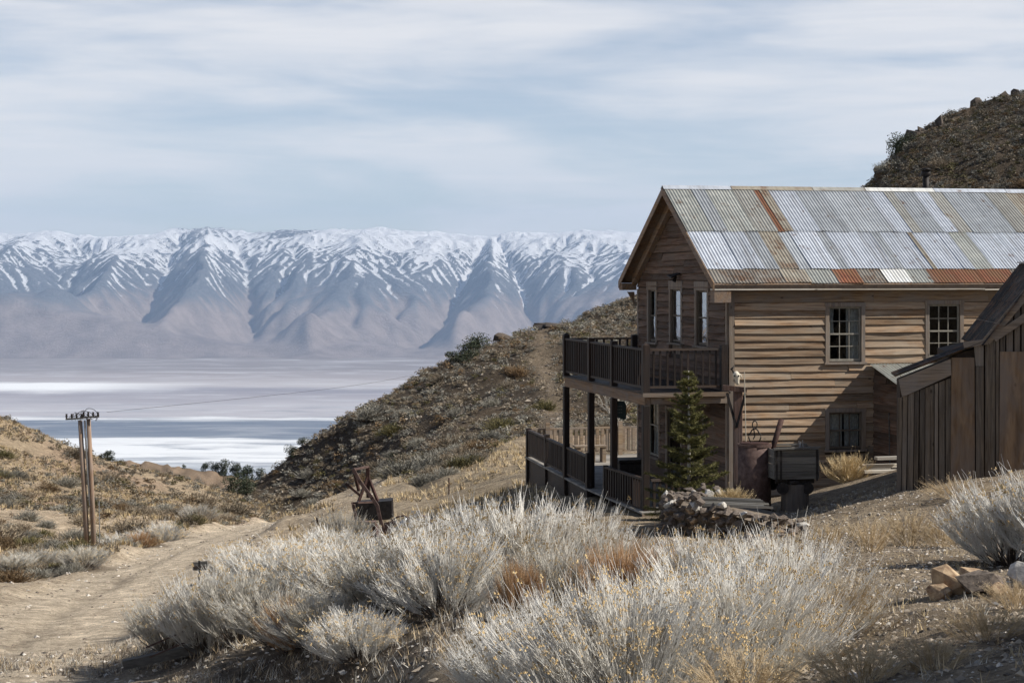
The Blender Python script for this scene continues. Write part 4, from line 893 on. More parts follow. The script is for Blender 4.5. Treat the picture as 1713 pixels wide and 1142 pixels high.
# roof sheets run down the slope: rotate the corrugation helper's frame (its x is along the ridge, here local y)
def corr_y(y0, y1, s_top, z_top, ds, dz, t0, t1, lift, pitch=0.0762, amp=0.016):
    n = max(4, int((y1 - y0) / pitch * 8)); vs = []; L = math.hypot(ds, dz); nx_, nz_ = -dz / L * (1 if ds > 0 else -1), abs(ds) / L
    for j in range(3):
        t = t0 + (t1 - t0) * j / 2
        for i in range(n + 1):
            y = y0 + (y1 - y0) * i / n; o = amp * math.sin(2 * math.pi * y / pitch) + lift
            vs.append((s_top + ds * t + nx_ * o * (1 if ds > 0 else 1), y, z_top + dz * t + nz_ * o))
    return MB().add(vs, [(j * (n + 1) + i, j * (n + 1) + i + 1, (j + 1) * (n + 1) + i + 1, (j + 1) * (n + 1) + i) for j in range(2) for i in range(n)])
for k in range(5):
    y0 = -0.16 + k * 0.62
    for (t0, t1, q) in ((0.0, 0.5, 0.02), (0.47, 1.03, 0.008)):
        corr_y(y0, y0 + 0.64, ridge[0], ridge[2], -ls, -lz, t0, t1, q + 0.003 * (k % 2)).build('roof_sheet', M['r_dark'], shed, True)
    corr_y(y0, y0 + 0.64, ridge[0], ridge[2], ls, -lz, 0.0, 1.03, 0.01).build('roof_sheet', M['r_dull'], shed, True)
for t in (0.35, 0.72):
    m = MB(); m.box(ridge[0] - ls * t - 0.06, ridge[0] - ls * t + 0.06, -0.15, DEP, ridge[2] - lz * t - 0.075, ridge[2] - lz * t - 0.035); m.build('purlin', M['shed_x'], shed)
m = MB(); m.beam((ridge[0], -0.17, ridge[2] + 0.035), (ridge[0], DEP + 0.03, ridge[2] + 0.035), 0.16, 0.02); m.build('ridge_cap', M['r_dark'], shed)
l0, l1 = S_(1646, 573), S_(1497, 630)
for k in range(2): corr_y(-0.13 + k * 0.46, 0.34 + k * 0.46, l0[0], l0[2] + 0.01, l1[0] - l0[0], l1[2] - l0[2], 0.0, 1.0, 0.012 + 0.003 * k).build('roof_sheet', M['r_dark'], shed, True)
m = MB(); m.beam(S_(1612, 577, -0.10), S_(1652, 571, -0.10), 0.04, 0.10); m.build('eave_board', M['shed_x'], shed)

# ------------------------------------------------------------------ rocks and stones
def hull_rock(seed, sx=1.0, sy=0.8, sz=0.6, n=13):
    rg = random.Random(seed); b = bmesh.new()
    for _ in range(n):
        v = Vector((rg.gauss(0, 1), rg.gauss(0, 1), rg.gauss(0, 1))).normalized() * rg.uniform(0.42, 0.56)
        b.verts.new((v.x * sx, v.y * sy, v.z * sz))
    r = bmesh.ops.convex_hull(b, input=b.verts)
    bmesh.ops.delete(b, geom=[g for g in r['geom_interior'] if isinstance(g, bmesh.types.BMVert)], context='VERTS')
    me = bpy.data.meshes.new('stone'); b.to_mesh(me); b.free(); return me
ROCK = {}
for mk in ('stone', 'stone_tan', 'stone_white', 'darkrock'):
    ROCK[mk] = []
    for i in range(5):
        me = hull_rock(100 + i * 7 + len(mk), 1.0, random.uniform(0.7, 0.95), random.uniform(0.5, 0.8)); me.materials.append(M[mk]); ROCK[mk].append(me)
def stone(parent, mk, loc, size, name='stone', squash=1.0):
    o = bpy.data.objects.new(name, random.choice(ROCK[mk])); COL.objects.link(o); o.parent = parent
    o.location = loc; o.rotation_euler = (random.uniform(-0.4, 0.4), random.uniform(-0.4, 0.4), random.uniform(0, 6.28)); o.scale = (size, size * random.uniform(0.8, 1.1), size * squash)
    return o
# dry stone planter wall in front of the porch
def G(px, d): x = (px - CX) * d / F; return (x, d, gz1(x, d))
wp = [W3(1128, 840, 33.2), W3(1112, 840, 31.6), W3(1126, 845, 30.6), W3(1170, 860, 30.3), W3(1230, 870, 30.1), W3(1290, 885, 29.8), W3(1345, 890, 30.4)]
wtop = [-4.10, -3.98, -3.88, -3.90, -3.98, -4.12, -4.28]
base0 = G(1200, 30.5); sw = thing('stone_planter_wall', 'low dry-stacked rubble stone wall beneath the small conifer', 'stone wall', base0)
for i in range(len(wp) - 1):
    (x0, y0, _), (x1, y1, _) = wp[i], wp[i + 1]; L = math.hypot(x1 - x0, y1 - y0); nn = max(2, int(L / 0.125))
    for j in range(nn):
        t = (j + 0.5) / nn; x = x0 + (x1 - x0) * t; y = y0 + (y1 - y0) * t; zt_ = wtop[i] + (wtop[i + 1] - wtop[i]) * t; zg = gz1(x, y) - 0.05; z = zg; row = 0
        while z < zt_:
            s = random.uniform(0.17, 0.29); top = z + s * 0.6 > zt_ - 0.05
            stone(sw, random.choice(['stone'] * 6 + ['stone_tan'] if not top else ['stone', 'stone_white', 'stone', 'stone']), (x + random.uniform(-0.05, 0.05) - base0[0], y + random.uniform(-0.05, 0.04) + 0.03 * row - base0[1], z + s * 0.3 - base0[2]), s, squash=0.9)
            z += s * 0.56; row += 1
m = MB(); pts = [(x - base0[0], y + 0.12 - base0[1]) for x, y, _ in wp]; back = [(W3(1325, 0, 32.5)[0] - base0[0], 32.5 - base0[1]), (W3(1150, 0, 33.4)[0] - base0[0], 33.4 - base0[1])]
m.prism([(x, y, -0.6) for x, y in pts[1:] + back], (0, 0, 0.6)); top_ = m; v = []
m = MB(); ring = pts[1:] + back; zr = [w - base0[2] - 0.13 for w in wtop[1:]] + [wtop[5] - base0[2] - 0.3, wtop[1] - base0[2] - 0.1]; n = len(ring)
m.add([(x, y, -0.6) for x, y in ring] + [(x, y, z) for (x, y), z in zip(ring, zr)], [tuple(range(n, 2 * n))] + [(i, (i + 1) % n, n + (i + 1) % n, n + i) for i in range(n)])
M['earth'] = plain('planter_earth', (0.20, 0.16, 0.12), 0.95, 0, 0.4, 14, 0.9, 0.03, detail=8)
m.build('earth_fill', M['earth'], sw)
for k in range(26):
    x, y, _ = W3(random.uniform(1130, 1215), 0, random.uniform(31.0, 33.0)); stone(sw, random.choice(['stone_white', 'stone', 'stone']), (x - base0[0], y - base0[1], -3.96 - base0[2] + random.uniform(-0.02, 0.06)), random.uniform(0.10, 0.24))
for k in range(22):
    p = G(random.uniform(1245, 1345), random.uniform(29.0, 30.6)); stone(sw, random.choice(['stone', 'stone_tan', 'stone']), (p[0] - base0[0], p[1] - base0[1], p[2] - base0[2] + 0.04), random.uniform(0.12, 0.27))
# grey weathered planks lying on the planter
pp = W3(1225, 842, 31.0); pl = thing('plank_pile', 'grey weathered planks lying on top of the stone planter wall', 'planks', (pp[0], pp[1], -4.02))
for k in range(7):
    m = MB(); m.beam((-0.62 + random.uniform(-0.1, 0.1), -0.25 + k * 0.075, 0.03 + 0.012 * k), (0.62 + random.uniform(-0.1, 0.1), -0.22 + k * 0.075, -0.02 + 0.012 * k), 0.07, 0.035, roll=random.uniform(-0.1, 0.1)); m.build('plank', M['greywood'], pl)
# boulder cluster and single boulders on the right
for (px, py, d, s, mk, lab) in ((1592, 985, 15.4, 0.44, 'stone_tan', 'angular tan boulder, tallest of the cluster on the right path edge'), (1640, 1000, 15.1, 0.40, 'stone', 'flat grey and cream boulder leaning on the tan one'),
                                (1628, 978, 15.9, 0.36, 'stone_tan', 'brown wedge-shaped rock behind the flat boulder'), (1570, 1000, 15.2, 0.22, 'stone_tan', 'small brown rock at the foot of the tan boulder'),
                                (1724, 968, 15.8, 0.36, 'stone_white', 'rounded white boulder at the right edge of the path'), (1672, 1008, 14.9, 0.17, 'stone_tan', 'small reddish rock beside the flat boulder')):
    x, y, z = W3(px, py, d); z = gz1(x, y); me = hull_rock(int(px), 1.0, 0.85, 0.75 if px != 1640 else 0.5, 20); me.materials.append(M[mk])
    o = bpy.data.objects.new('boulder', me); COL.objects.link(o); o.location = (x, y, z + s * 0.25); o.scale = (s * 1.15, s, s); o.rotation_euler = (0.15, -0.1, px); tag(o, lab, 'rock')
# rocky outcrops on the skylines
oc = [(1530, 252, 207, 2.6, 5.0, 'tall dark rock pinnacle on the ridge above the roof'), (1548, 250, 208, 3.4, 3.6, 'broad dark crag just behind the pinnacle on the ridge'), (1570, 238, 209, 3.2, 3.2, 'low dark crag higher up the right ridge'),
      (1482, 306, 201, 2.6, 1.8, 'dark rock shelf where the right ridge meets the roof'), (1650, 193, 214, 4.0, 2.2, 'dark rock knob near the top of the right ridge'), (1698, 175, 217, 3.6, 3.0, 'dark rock at the top right of the ridge'),
      (852, 566, 181, 3.6, 1.8, 'dark rock lip on the skyline of the dark hillside'), (960, 552, 190, 7.0, 1.4, 'dark cut bank under the track on the skyline')]
for (px, py, d, w, h, lab) in oc:
    x, y, z = W3(px, py, d); z = gz1(x, y); root = thing('rock_outcrop', lab, 'rock outcrop', (x, y, z), 0, 'dark rock outcrops on the ridges')
    for k in range(7):
        o = stone(root, 'darkrock', (random.uniform(-0.45, 0.45) * w, random.uniform(-0.3, 0.3) * w, random.uniform(-0.35, 0.08) * h), 1.0, 'crag'); q = random.uniform(0.4, 0.75)
        o.scale = (w * q, w * q, h * random.uniform(0.7, 1.15)); o.rotation_euler = (random.uniform(-0.2, 0.2), random.uniform(-0.2, 0.2), random.uniform(0, 6))

# ------------------------------------------------------------------ rusty tank, ore cart, hoist post with skull
tx, ty_, tz = W3(1262, 812, 33.6); tz = gz1(tx, ty_) - 0.02; r_ = 0.31; ztop = (HY - 743) * 33.6 / F - tz
tank = thing('rusty_tank', 'dark rusty steel drum with an iron bail ring on top', 'tank', (tx, ty_, tz))
m = MB(); m.tube([(0, 0, 0), (0, 0, ztop)], r_, 28); m.build('drum', M['rust'], tank, True)
m = MB(); m.tube([(0, 0, ztop - 0.035), (0, 0, ztop + 0.01)], r_ + 0.014, 28); m.build('rim', M['rust'], tank)
m = MB(); m.tube([(0, 0, ztop + 0.011), (0, 0, ztop + 0.03)], r_ - 0.04, 24); m.build('lid', M['rustdark'], tank)
m = MB(); ring = [(0.115 * math.cos(t) * (1.0 if math.sin(t) < 0.3 else 0.75) + 0.0, -0.05, ztop + 0.16 + 0.14 * math.sin(t)) for t in [math.pi * (-0.28) + i * math.pi * 1.56 / 14 for i in range(15)]]
m.tube(ring, 0.013, 7); m.build('bail', M['iron'], tank, True)
m = MB(); r2 = [(0.0 + 0.045 * math.cos(t), -0.05, ztop + 0.37 + 0.075 * math.sin(t)) for t in [i * 2 * math.pi / 12 for i in range(13)]]; m.tube(r2, 0.011, 6); m.build('ring', M['iron'], tank, True)
m = MB(); m.tube([(-0.02, -0.05, ztop + 0.30), (0.0, -0.05, ztop + 0.16), (-0.03, -0.05, ztop + 0.10)], 0.012, 6); m.build('hook', M['iron'], tank)
pb = W3(1282, 745, 33.7); pt = W3(1306, 700, 33.9); m = MB(); m.tube([(0, 0, -0.45), (pt[0] - pb[0], 0.1, pt[2] - pb[2])], 0.052, 12)
o = m.build('iron_pipe', M['rustdark'], None, True); o.location = pb; tag(o, 'thick rusty iron pipe slanting up out behind the drum', 'pipe')
cd = 33.0; c0 = W3(1296, 800, cd); cz = gz1(c0[0] + 0.4, cd); cart = thing('ore_cart', 'old wooden ore cart with iron straps standing on a stump', 'mine cart', (c0[0], c0[1], cz), R(8))
def C_(px, py, b=0.0): t = (px - CX) / F; return ((t * (cd + b) - c0[0]), b, (HY - py) * (cd + b) / F - cz)
ztp, zbt = C_(1330, 752)[2], C_(1330, 802)[2]; wq = C_(1372, 0)[0]
for k in range(4):
    z0 = zbt + (ztp - zbt) * k / 4; m = MB(); v = [(0.0, 0, z0 + 0.004), (wq * (1 + 0.0), 0, z0 + 0.004), (wq * 0.985, 0, z0 + (ztp - zbt) / 4 - 0.003), (0.01, 0, z0 + (ztp - zbt) / 4 - 0.003)]; m.prism(v, (0, 0.035, 0)); m.build('side_board', M['greywood'], cart)
    m = MB(); m.box(-0.012, 0.0, 0.0, 0.75, z0 + 0.004, z0 + (ztp - zbt) / 4 - 0.003); m.box(wq, wq + 0.012, 0.0, 0.75, z0 + 0.004, z0 + (ztp - zbt) / 4 - 0.003); m.build('end_board', M['greywood'], cart)
m = MB(); m.box(0, wq, 0.72, 0.75, zbt, ztp - 0.01); m.box(0, wq, 0.04, 0.72, zbt, zbt + 0.03); m.build('box_back', M['greywood'], cart)
m = MB(); m.beam((-0.03, -0.02, ztp + 0.012), (wq + 0.02, -0.02, ztp + 0.035), 0.07, 0.03); m.build('top_rail', M['greywood'], cart); MB().beam((0, 0.74, ztp + 0.02), (wq, 0.74, ztp + 0.02), 0.05, 0.03).build('top_rail', M['greywood'], cart)
for s in (0.02, 0.10, wq - 0.05): MB().box(s, s + 0.035, -0.012, -0.002, zbt - 0.03, ztp - 0.01).build('iron_strap', M['iron'], cart)
for k in range(12): stone(cart, 'stone', (random.uniform(0.15, wq - 0.1), random.uniform(0.1, 0.6), ztp - 0.02), random.uniform(0.05, 0.12), 'ore_lump')
for k in range(5):
    x = random.uniform(wq * 0.55, wq * 0.9); m = MB(); m.tube([(x, 0.3, ztp - 0.05), (x + random.uniform(-0.03, 0.03), 0.3, ztp + random.uniform(0.07, 0.16))], 0.008, 5); m.build('iron_bolt', M['galv'], cart)
m = MB(); m.box(0.05, wq - 0.05, 0.1, 0.16, zbt - 0.09, zbt - 0.001); m.box(0.05, wq - 0.05, 0.58, 0.64, zbt - 0.09, zbt - 0.001); m.box(0.28, 0.44, -0.03, 0.7, zbt - 0.08, zbt - 0.02); m.build('undercarriage', M['iron'], cart)
for sx_ in (0.16, wq - 0.2):
    for sy_ in (0.03, 0.70):
        m = MB(); m.tube([(sx_, sy_ - 0.02, zbt - 0.17), (sx_, sy_ + 0.02, zbt - 0.17)], 0.11, 18); w = m.build('wheel', M['iron'], cart)
stz = (zbt - 0.10)
m = MB(); m.tube([(0, 0, -0.1), (0, 0, max(0.12, cz + stz - cz))], [0.27, 0.25], 16); st = m.build('tree_stump', wood('stump_wood', (0.04, 0.03, 0.02), (0.12, 0.09, 0.065), (0.2, 0.16, 0.12), 'z'), None); st.location = (c0[0] + 0.42, c0[1] + 0.30, cz); tag(st, 'dark weathered tree stump holding up the ore cart', 'stump')
# hoist post
hp0 = W3(1232, 850, 35.2); hz = gz1(hp0[0], hp0[1]); hoist = thing('hoist_post', 'reddish timber post with a cross arm and iron brace near the house corner', 'post', (hp0[0], hp0[1], hz))
def H_(px, py, b=0.0): return ((px - CX) * (35.2 + b) / F - hp0[0], b, (HY - py) * (35.2 + b) / F - hz)
M['redwood'] = wood('red_brown_timber', (0.07, 0.035, 0.025), (0.16, 0.085, 0.06), (0.24, 0.15, 0.11), 'z')
m = MB(); q = H_(1235, 652); m.box(q[0] - 0.085, q[0] + 0.085, 0, 0.16, -0.3, q[2]); m.build('timber', M['redwood'], hoist, bevel=0.01)
m = MB(); a = H_(1209, 648, -0.03); b = H_(1249, 652, -0.03); m.beam((a[0], -0.03, a[2]), (b[0], -0.03, b[2]), 0.09, 0.10); m.build('cross_arm', M['redwood'], hoist)
for x in (1216, 1247):
    m = MB(); a = H_(x, 657, -0.06); b = H_(1232, 715, -0.02); m.beam(a, b, 0.03, 0.045); m.build('brace', M['iron'], hoist)
m = MB(); a = H_(1245, 622, -0.08); b = H_(1248, 745, -0.08); m.tube([a, ((a[0] + b[0]) / 2, -0.08, (a[2] + b[2]) / 2), b], 0.009, 5); m.build('rope', M['rope'], hoist)
# cow skull sitting on the cross arm
kx, ky, kz = W3(1230, 632, 35.0); sk = thing('animal_skull', 'bleached animal skull with horns mounted on the hoist post', 'skull', (kx, ky, kz))
m = MB(); prof = [(0.13, 0.035), (0.09, 0.06), (0.04, 0.07), (-0.02, 0.05), (-0.09, 0.035), (-0.13, 0.028)]
m.tube([(0.01 * i, -0.03, z) for i, (z, r) in enumerate(prof)], [r for z, r in prof], 10); m.build('cranium', M['bone'], sk, True)
m = MB(); m.tube([(0.03, -0.02, 0.10), (0.10, -0.02, 0.06), (0.13, -0.02, -0.02)], [0.022, 0.016, 0.006], 7); m.build('horn', M['bone'], sk, True)
m = MB(); m.tube([(-0.03, -0.02, 0.10), (-0.08, -0.02, 0.17), (-0.02, -0.02, 0.24)], [0.03, 0.026, 0.01], 7); m.build('horn', M['iron'], sk, True)
for x in (-0.025, 0.055):
    m = MB(); m.tube([(x, -0.095, 0.045), (x, -0.08, 0.045)], 0.018, 8); m.build('eye_socket', M['iron'], sk)

# ------------------------------------------------------------------ things on the deck
bx, by, bz = W3(978, 765, 47.6); dkz = HZ + 0.10; bn = thing('wooden_bench', 'sunlit wooden bench on the far deck between two porch posts', 'bench', (bx, by, dkz), TH_)
m = MB(); m.box(-0.25, 0.62, 0, 0.3, 0.40, 0.45); m.build('seat', M['fence_lit'], bn)
for x in (-0.2, 0.2, 0.5): MB().box(x, x + 0.1, 0.02, 0.28, 0, 0.398).build('leg', M['fence_lit'], bn)
cx_, cy_, _ = W3(1055, 745, 41.0); ch = thing('storage_chest', 'black storage chest standing on the shaded porch', 'chest', (cx_, cy_, dkz), TH_)
m = MB(); m.box(-0.35, 0.3, -0.3, 0.3, 0.0, 0.72); m.build('body', M['iron'], ch, bevel=0.02); m = MB(); m.box(-0.37, 0.32, -0.32, 0.32, 0.723, 0.80); m.build('lid', M['iron'], ch, bevel=0.02)
b_s = b_of(1006, X0 - 0.1); sg = thing('hanging_sign', 'dark board sign with faded lettering hanging under the balcony', 'sign', (HX + (X0 + 0.3) * HC - b_s * HS, HYY + (X0 + 0.3) * HS + b_s * HC, -3.35), TH_)
zs = (HY - 662) * (HYY + b_s) / F + 3.35
m = MB(); m.prism([(-0.17, 0, zs - 0.06), (0.15, 0, zs - 0.10), (0.19, 0, zs - 0.17), (0.19, 0, zs - 0.50), (0.14, 0, zs - 0.52), (-0.17, 0, zs - 0.40)], (0, 0.03, 0)); m.build('board', M['plastic'], sg)
m = MB()
for k in range(3):
    x = -0.09 
    for q in range(4): m.box(x, x + 0.035, -0.004, -0.001, zs - 0.22 - 0.07 * k, zs - 0.20 - 0.07 * k); x += 0.05
m.build('faded_marks', M['letter'], sg)
for x in (-0.1, 0.1): m = MB(); m.tube([(x, 0.015, zs - 0.09), (x, 0.015, zs + 0.40)], 0.006, 5); m.build('chain', M['iron'], sg)
# boards lying by the lean-to, a pole leaning on it
lx0, ly0, _ = W3(1470, 785, 36.2); lz_ = gz1(lx0, ly0); lb_ = thing('board_stack', 'pale planks and beams lying between the lean-to and the shed', 'planks', (lx0, ly0, lz_), TH_)
for (x0, x1, y, z, h) in ((-0.30, 0.6, 0.0, 0.02, 0.05), (-0.2, 0.6, 0.25, 0.09, 0.07), (0.02, 0.6, 0.1, 0.27, 0.06), (-0.35, 0.5, 0.5, 0.03, 0.06)): MB().box(x0, x1, y, y + 0.16, z, z + h).build('plank', M['pale_x'], lb_)
lp = a_of(1492) ; p_ = (HX + (la - 0.10) * HC + 0.9 * HS, HYY + (la - 0.10) * HS - 0.9 * HC); m = MB(); m.tube([(0, -0.3, 0.1), (0.06, 0.1, 1.5)], 0.013, 6)
o = m.build('broom_handle', M['greywood'], None); o.location = (p_[0], p_[1], gz1(*p_)); tag(o, 'thin grey pole leaning against the dark lean-to wall', 'pole')

# ------------------------------------------------------------------ old mining machinery by the road
md = 35.5; mx0, my0, mz0 = W3(625, 900, md); mg = gz1(mx0, my0)
def K_m(px, py, b=0.0): return ((px - CX) * (md + b) / F - mx0, b, (HY - py) * (md + b) / F - mg)
der = thing('rusty_scraper_arm', 'tall bent rusty steel arm with dark A-frame standing in the brush', 'mining machine', (mx0, my0, mg))
pts = [K_m(590, 783), K_m(602, 805), K_m(622, 832), K_m(631, 845), K_m(636, 868), K_m(641, 885), K_m(645, 896)]
m = MB()
for a, b in zip(pts[:-1], pts[1:]): m.beam(a, Vector(b) + (Vector(b) - Vector(a)) * 0.05, 0.06, 0.065)
m.build('arm', M['rust'], der)
for a, b, w in ((K_m(615, 780, 0.6), K_m(616, 832, 0.6), 0.07), (K_m(616, 795, 0.6), K_m(600, 838, 0.5), 0.05), (K_m(617, 800, 0.6), K_m(632, 838, 0.5), 0.05), (K_m(592, 786, 0.2), K_m(600, 820, 0.4), 0.05), (K_m(578, 808, 0.3), K_m(602, 828, 0.3), 0.045)):
    m = MB(); m.beam(a, b, w, w); m.build('strut', M['rustdark'], der)
m = MB(); m.beam(K_m(592, 785, 0.1), K_m(616, 780, 0.5), 0.04, 0.04); m.build('strut', M['rust'], der)
m = MB(); m.beam(K_m(588, 841), K_m(630, 839, 0.3), 0.03, 0.035); m.build('strut', M['rust'], der)
m = MB(); m.prism([K_m(594, 842, 0.5), K_m(655, 837, 0.5), K_m(656, 868, 0.5), K_m(598, 872, 0.5)], (0, 0.5, 0)); m.build('tank_box', M['iron'], der)
m = MB(); m.prism([K_m(588, 843, 0.1), K_m(593, 843, 0.1), K_m(598, 872, 0.1), K_m(594, 873, 0.1)], (0, 0.06, 0)); m.build('side_plate', M['rust'], der)
bk = thing('rusty_ore_bucket', 'open rusty steel bucket lying in the brush below the bent arm', 'bucket', (mx0, my0 - 1.2, gz1(mx0, my0 - 1.2))); bkz = bk.location.z
def K_b(px, py, b=0.0): d = md - 1.2 + b; return ((px - CX) * d / F - mx0, b, (HY - py) * d / F - bkz)
def sheet(parent, ps, name, mat, th=0.015):
    m = MB(); m.prism(ps, (0, th, 0)); return m.build(name, mat, parent)
sheet(bk, [K_b(600, 872), K_b(627, 873), K_b(631, 905), K_b(602, 905)], 'side_plate', M['rustdark'])
sheet(bk, [K_b(627.5, 873, 0.0), K_b(645, 895, 0.3), K_b(640, 905, 0.3), K_b(631.5, 905, 0.0)], 'side_plate', M['rust'])
sheet(bk, [K_b(642, 874, 0.45), K_b(664, 869, 0.45), K_b(668, 893, 0.45), K_b(645, 897, 0.45)], 'side_plate', M['rust'])
sheet(bk, [K_b(600, 871, 0.05), K_b(628, 870, 0.35), K_b(630, 873, 0.35), K_b(601, 875, 0.05)], 'rim', M['rust'], 0.03)
cp = thing('curved_iron_scrap', 'curled rusty iron chute with a grey pipe beside the ore bucket', 'scrap iron', (mx0 + 0.7, my0 - 0.9, gz1(mx0 + 0.7, my0 - 0.9)))
def K_c(px, py, b=0.0): d = md - 0.9 + b; return ((px - CX) * d / F - cp.location.x, b, (HY - py) * d / F - cp.location.z)
m = MB(); m.tube([K_c(662, 890), K_c(672, 875), K_c(680, 866)], [0.045, 0.045, 0.03], 8); m.build('pipe', M['galv'], cp, True)
m = MB(); m.tube([K_c(655, 870, 0.2), K_c(665, 864, 0.2), K_c(676, 862, 0.2), K_c(684, 868, 0.1)], 0.018, 6); m.build('handle', M['rust'], cp)
sheet(cp, [K_c(672, 884), K_c(690, 880), K_c(694, 902), K_c(676, 904)], 'plate', M['rustdark'])
m = MB()
for a in range(8): t0 = 0.3 + a * 0.35; t1 = t0 + 0.35; p0 = K_c(700, 878, 0.3); m.beam((p0[0] + 0.26 * math.cos(t0), 0.3, p0[2] + 0.2 * math.sin(t0)), (p0[0] + 0.26 * math.cos(t1), 0.3, p0[2] + 0.2 * math.sin(t1)), 0.2, 0.012)
m.build('curved_sheet', M['rust'], cp)
o = MB().prism([(0, 0, 0), (0.25, 0, 0.05), (0.22, 0, 0.33), (0.05, 0, 0.32)], (0, 0.02, 0)).build('scrap_board', M['pale_x'], None); x, y, z = W3(683, 882, 34.2); o.location = (x, y, z); tag(o, 'pale upright board among the rusty scrap iron', 'board')
o = MB().beam((0, 0, 0), (0.65, 0, 0.16), 0.06, 0.05).build('timber_offcut', M['pale_x'], None); x, y, _ = W3(600, 907, 33.5); o.location = (x, y, (HY - 908) * 33.5 / F); tag(o, 'pale timber offcut lying in front of the ore bucket', 'timber')
bx2 = MB().box(0, 0.45, 0, 0.3, -0.3, 0.34); o = bx2.build('scrap_box', M['iron'], None); x, y, _ = W3(728, 890, 33.8); o.location = (x, y, gz1(x, y)); tag(o, 'dark iron box half hidden in brush right of the scrap', 'iron box')
x, y, z = W3(533, 896, 36.0); z = gz1(x, y); m = MB(); m.tube([(0.02, 0, -0.1), (-0.03, 0, (HY - 865) * 36 / F - z)], 0.025, 6); o = m.build('fence_stake', M['rustdark'], None); o.location = (x, y, z); tag(o, 'dark thin iron stake left of the rusty machinery', 'stake')
x, y, z = W3(751, 808, 56.0); z = gz1(x, y); m = MB(); m.tube([(0, 0, -0.1), (0.0, 0, 0.55)], 0.02, 6); o = m.build('fence_stake', M['rustdark'], None); o.location = (x, y, z); tag(o, 'short dark stake in the yellow grass at the far side of the yard', 'stake')
# small sign boards by the road, seen from behind
sx1, sy1, sz1 = W3(334, 957, 27.0); sgz = gz1(sx1, sy1); rs_ = thing('small_board_sign', 'small weathered two-board sign on a post above the brush beside the road', 'sign', (sx1, sy1, sgz), 0.1); zz_ = sz1 - sgz
sheet(rs_, [(-0.105, 0, zz_ + 0.035), (-0.02, 0, zz_ + 0.03), (-0.02, 0, zz_ + 0.155), (-0.105, 0, zz_ + 0.155)], 'board', M['greywood'], 0.02)
sheet(rs_, [(0.005, 0, zz_ + 0.03), (0.115, 0, zz_ + 0.04), (0.115, 0, zz_ + 0.17), (0.0, 0, zz_ + 0.165)], 'board', M['greywood'], 0.02)
MB().box(-0.025, 0.01, 0.021, 0.05, 0, zz_ + 0.17).build('post', M['iron'], rs_)
MB().box(-0.10, 0.11, -0.012, -0.001, zz_ + 0.06, zz_ + 0.10).build('batten', M['porch_x'], rs_)
# fallen rusty frame and timber at the left foot of the brush
x, y, _ = W3(275, 1060, 24.0); z = gz1(x, y); fr = thing('fallen_frame', 'rusty iron rods and dark timber lying under the leftmost brush by the road', 'scrap', (x, y, z))
for a, b, w, mt in (((-0.25, 0, 0.25), (0.25, 0.1, 0.45), 0.02, 'rust'), ((-0.2, 0, 0.12), (0.4, 0.1, 0.36), 0.02, 'rust')): m = MB(); m.beam(a, b, w, w); m.build('rod', M[mt], fr)
m = MB(); m.beam((-0.55, 0, 0.02), (0.5, 0.2, 0.22), 0.14, 0.12); m.build('timber', M['greywood'], fr)

# ------------------------------------------------------------------ utility poles and the line across the valley
PD = 66.0
def pole(pxb, pxt, pyt, lab, conduit):
    bx, by, bz = W3(pxb, 922, PD); bz = gz1(bx, by); tx_, _, tz_ = W3(pxt, pyt, PD)
    p = thing('utility_pole', lab, 'utility pole', (bx, by, bz), 0, 'paired wooden utility poles by the road'); dx = tx_ - bx; dz = tz_ - bz
    m = MB(); m.tube([(0, 0, -0.4), (dx * 0.5, 0, dz * 0.5), (dx, 0, dz)], [0.10, 0.09, 0.078], 14); m.build('timber', M['pole'], p, True)
    if conduit: m = MB(); m.tube([(-0.16, -0.05, dz * 0.35), (dx - 0.13, -0.05, dz - 0.05)], 0.035, 8); m.build('conduit', M['galv'], p); m = MB(); m.tube([(0.2, 0, -0.2), (0.17, 0, dz * 0.38)], 0.018, 6); m.build('guard_pipe', M['galv'], p)
    m = MB(); m.beam((dx - 0.5 if not conduit else dx - 0.2, -0.12, dz + 0.06), (dx + 0.12 if not conduit else dx + 0.42, -0.12, dz + 0.09), 0.06, 0.06); m.build('cross_arm', M['greywood'], p)
    for q in ((-0.47, -0.28, -0.1, 0.08) if not conduit else (-0.15, 0.02, 0.2, 0.38)):
        m = MB(); m.tube([(dx + q, -0.12, dz + 0.09), (dx + q, -0.12, dz + 0.16), (dx + q, -0.12, dz + 0.2), (dx + q, -0.12, dz + 0.25)], [0.02, 0.05, 0.03, 0.045], 8); m.build('insulator', M['iron'], p)
    return (bx + dx, by, bz + dz)
t1 = pole(147, 134, 703, 'left utility pole of the roadside pair, plain bare timber', False)
t2 = pole(158, 148, 700, 'right utility pole of the roadside pair, with a metal conduit down its side', True)
m = MB()
for (x0, x1, h, z0) in ((-0.35, 0.45, 0.22, 0.14), (-0.1, 0.62, 0.32, 0.14), (-0.5, 0.05, 0.16, 0.12)):
    m.tube([(x0 + (x1 - x0) * t / 10, -0.12 + 0.1 * math.sin(t), z0 + h * math.sin(math.pi * t / 10)) for t in range(11)], 0.011, 5)
for q in range(12):
    x = random.uniform(-0.5, 0.6); m.tube([(x, -0.15, 0.0), (x + random.uniform(-0.15, 0.15), -0.1, random.uniform(0.12, 0.4)), (x + random.uniform(-0.25, 0.25), -0.1, 0.05)], 0.009, 4)
o = m.build('jumper_wires', M['iron'], None); o.location = (t1[0] + 0.12, t1[1], t1[2]); tag(o, 'tangle of looping black wires between the tops of the two utility poles', 'wires')
a = Vector((t2[0] + 0.7, t2[1] - 0.1, t2[2] + 0.25)); b = Vector(W3(750, 610, 300)); 
m = MB(); m.tube([a.lerp(b, t / 24) - Vector((0, 0, 0.7 * math.sin(math.pi * t / 24))) - a for t in range(25)], [0.006 + 0.012 * t / 24 for t in range(25)], 5)
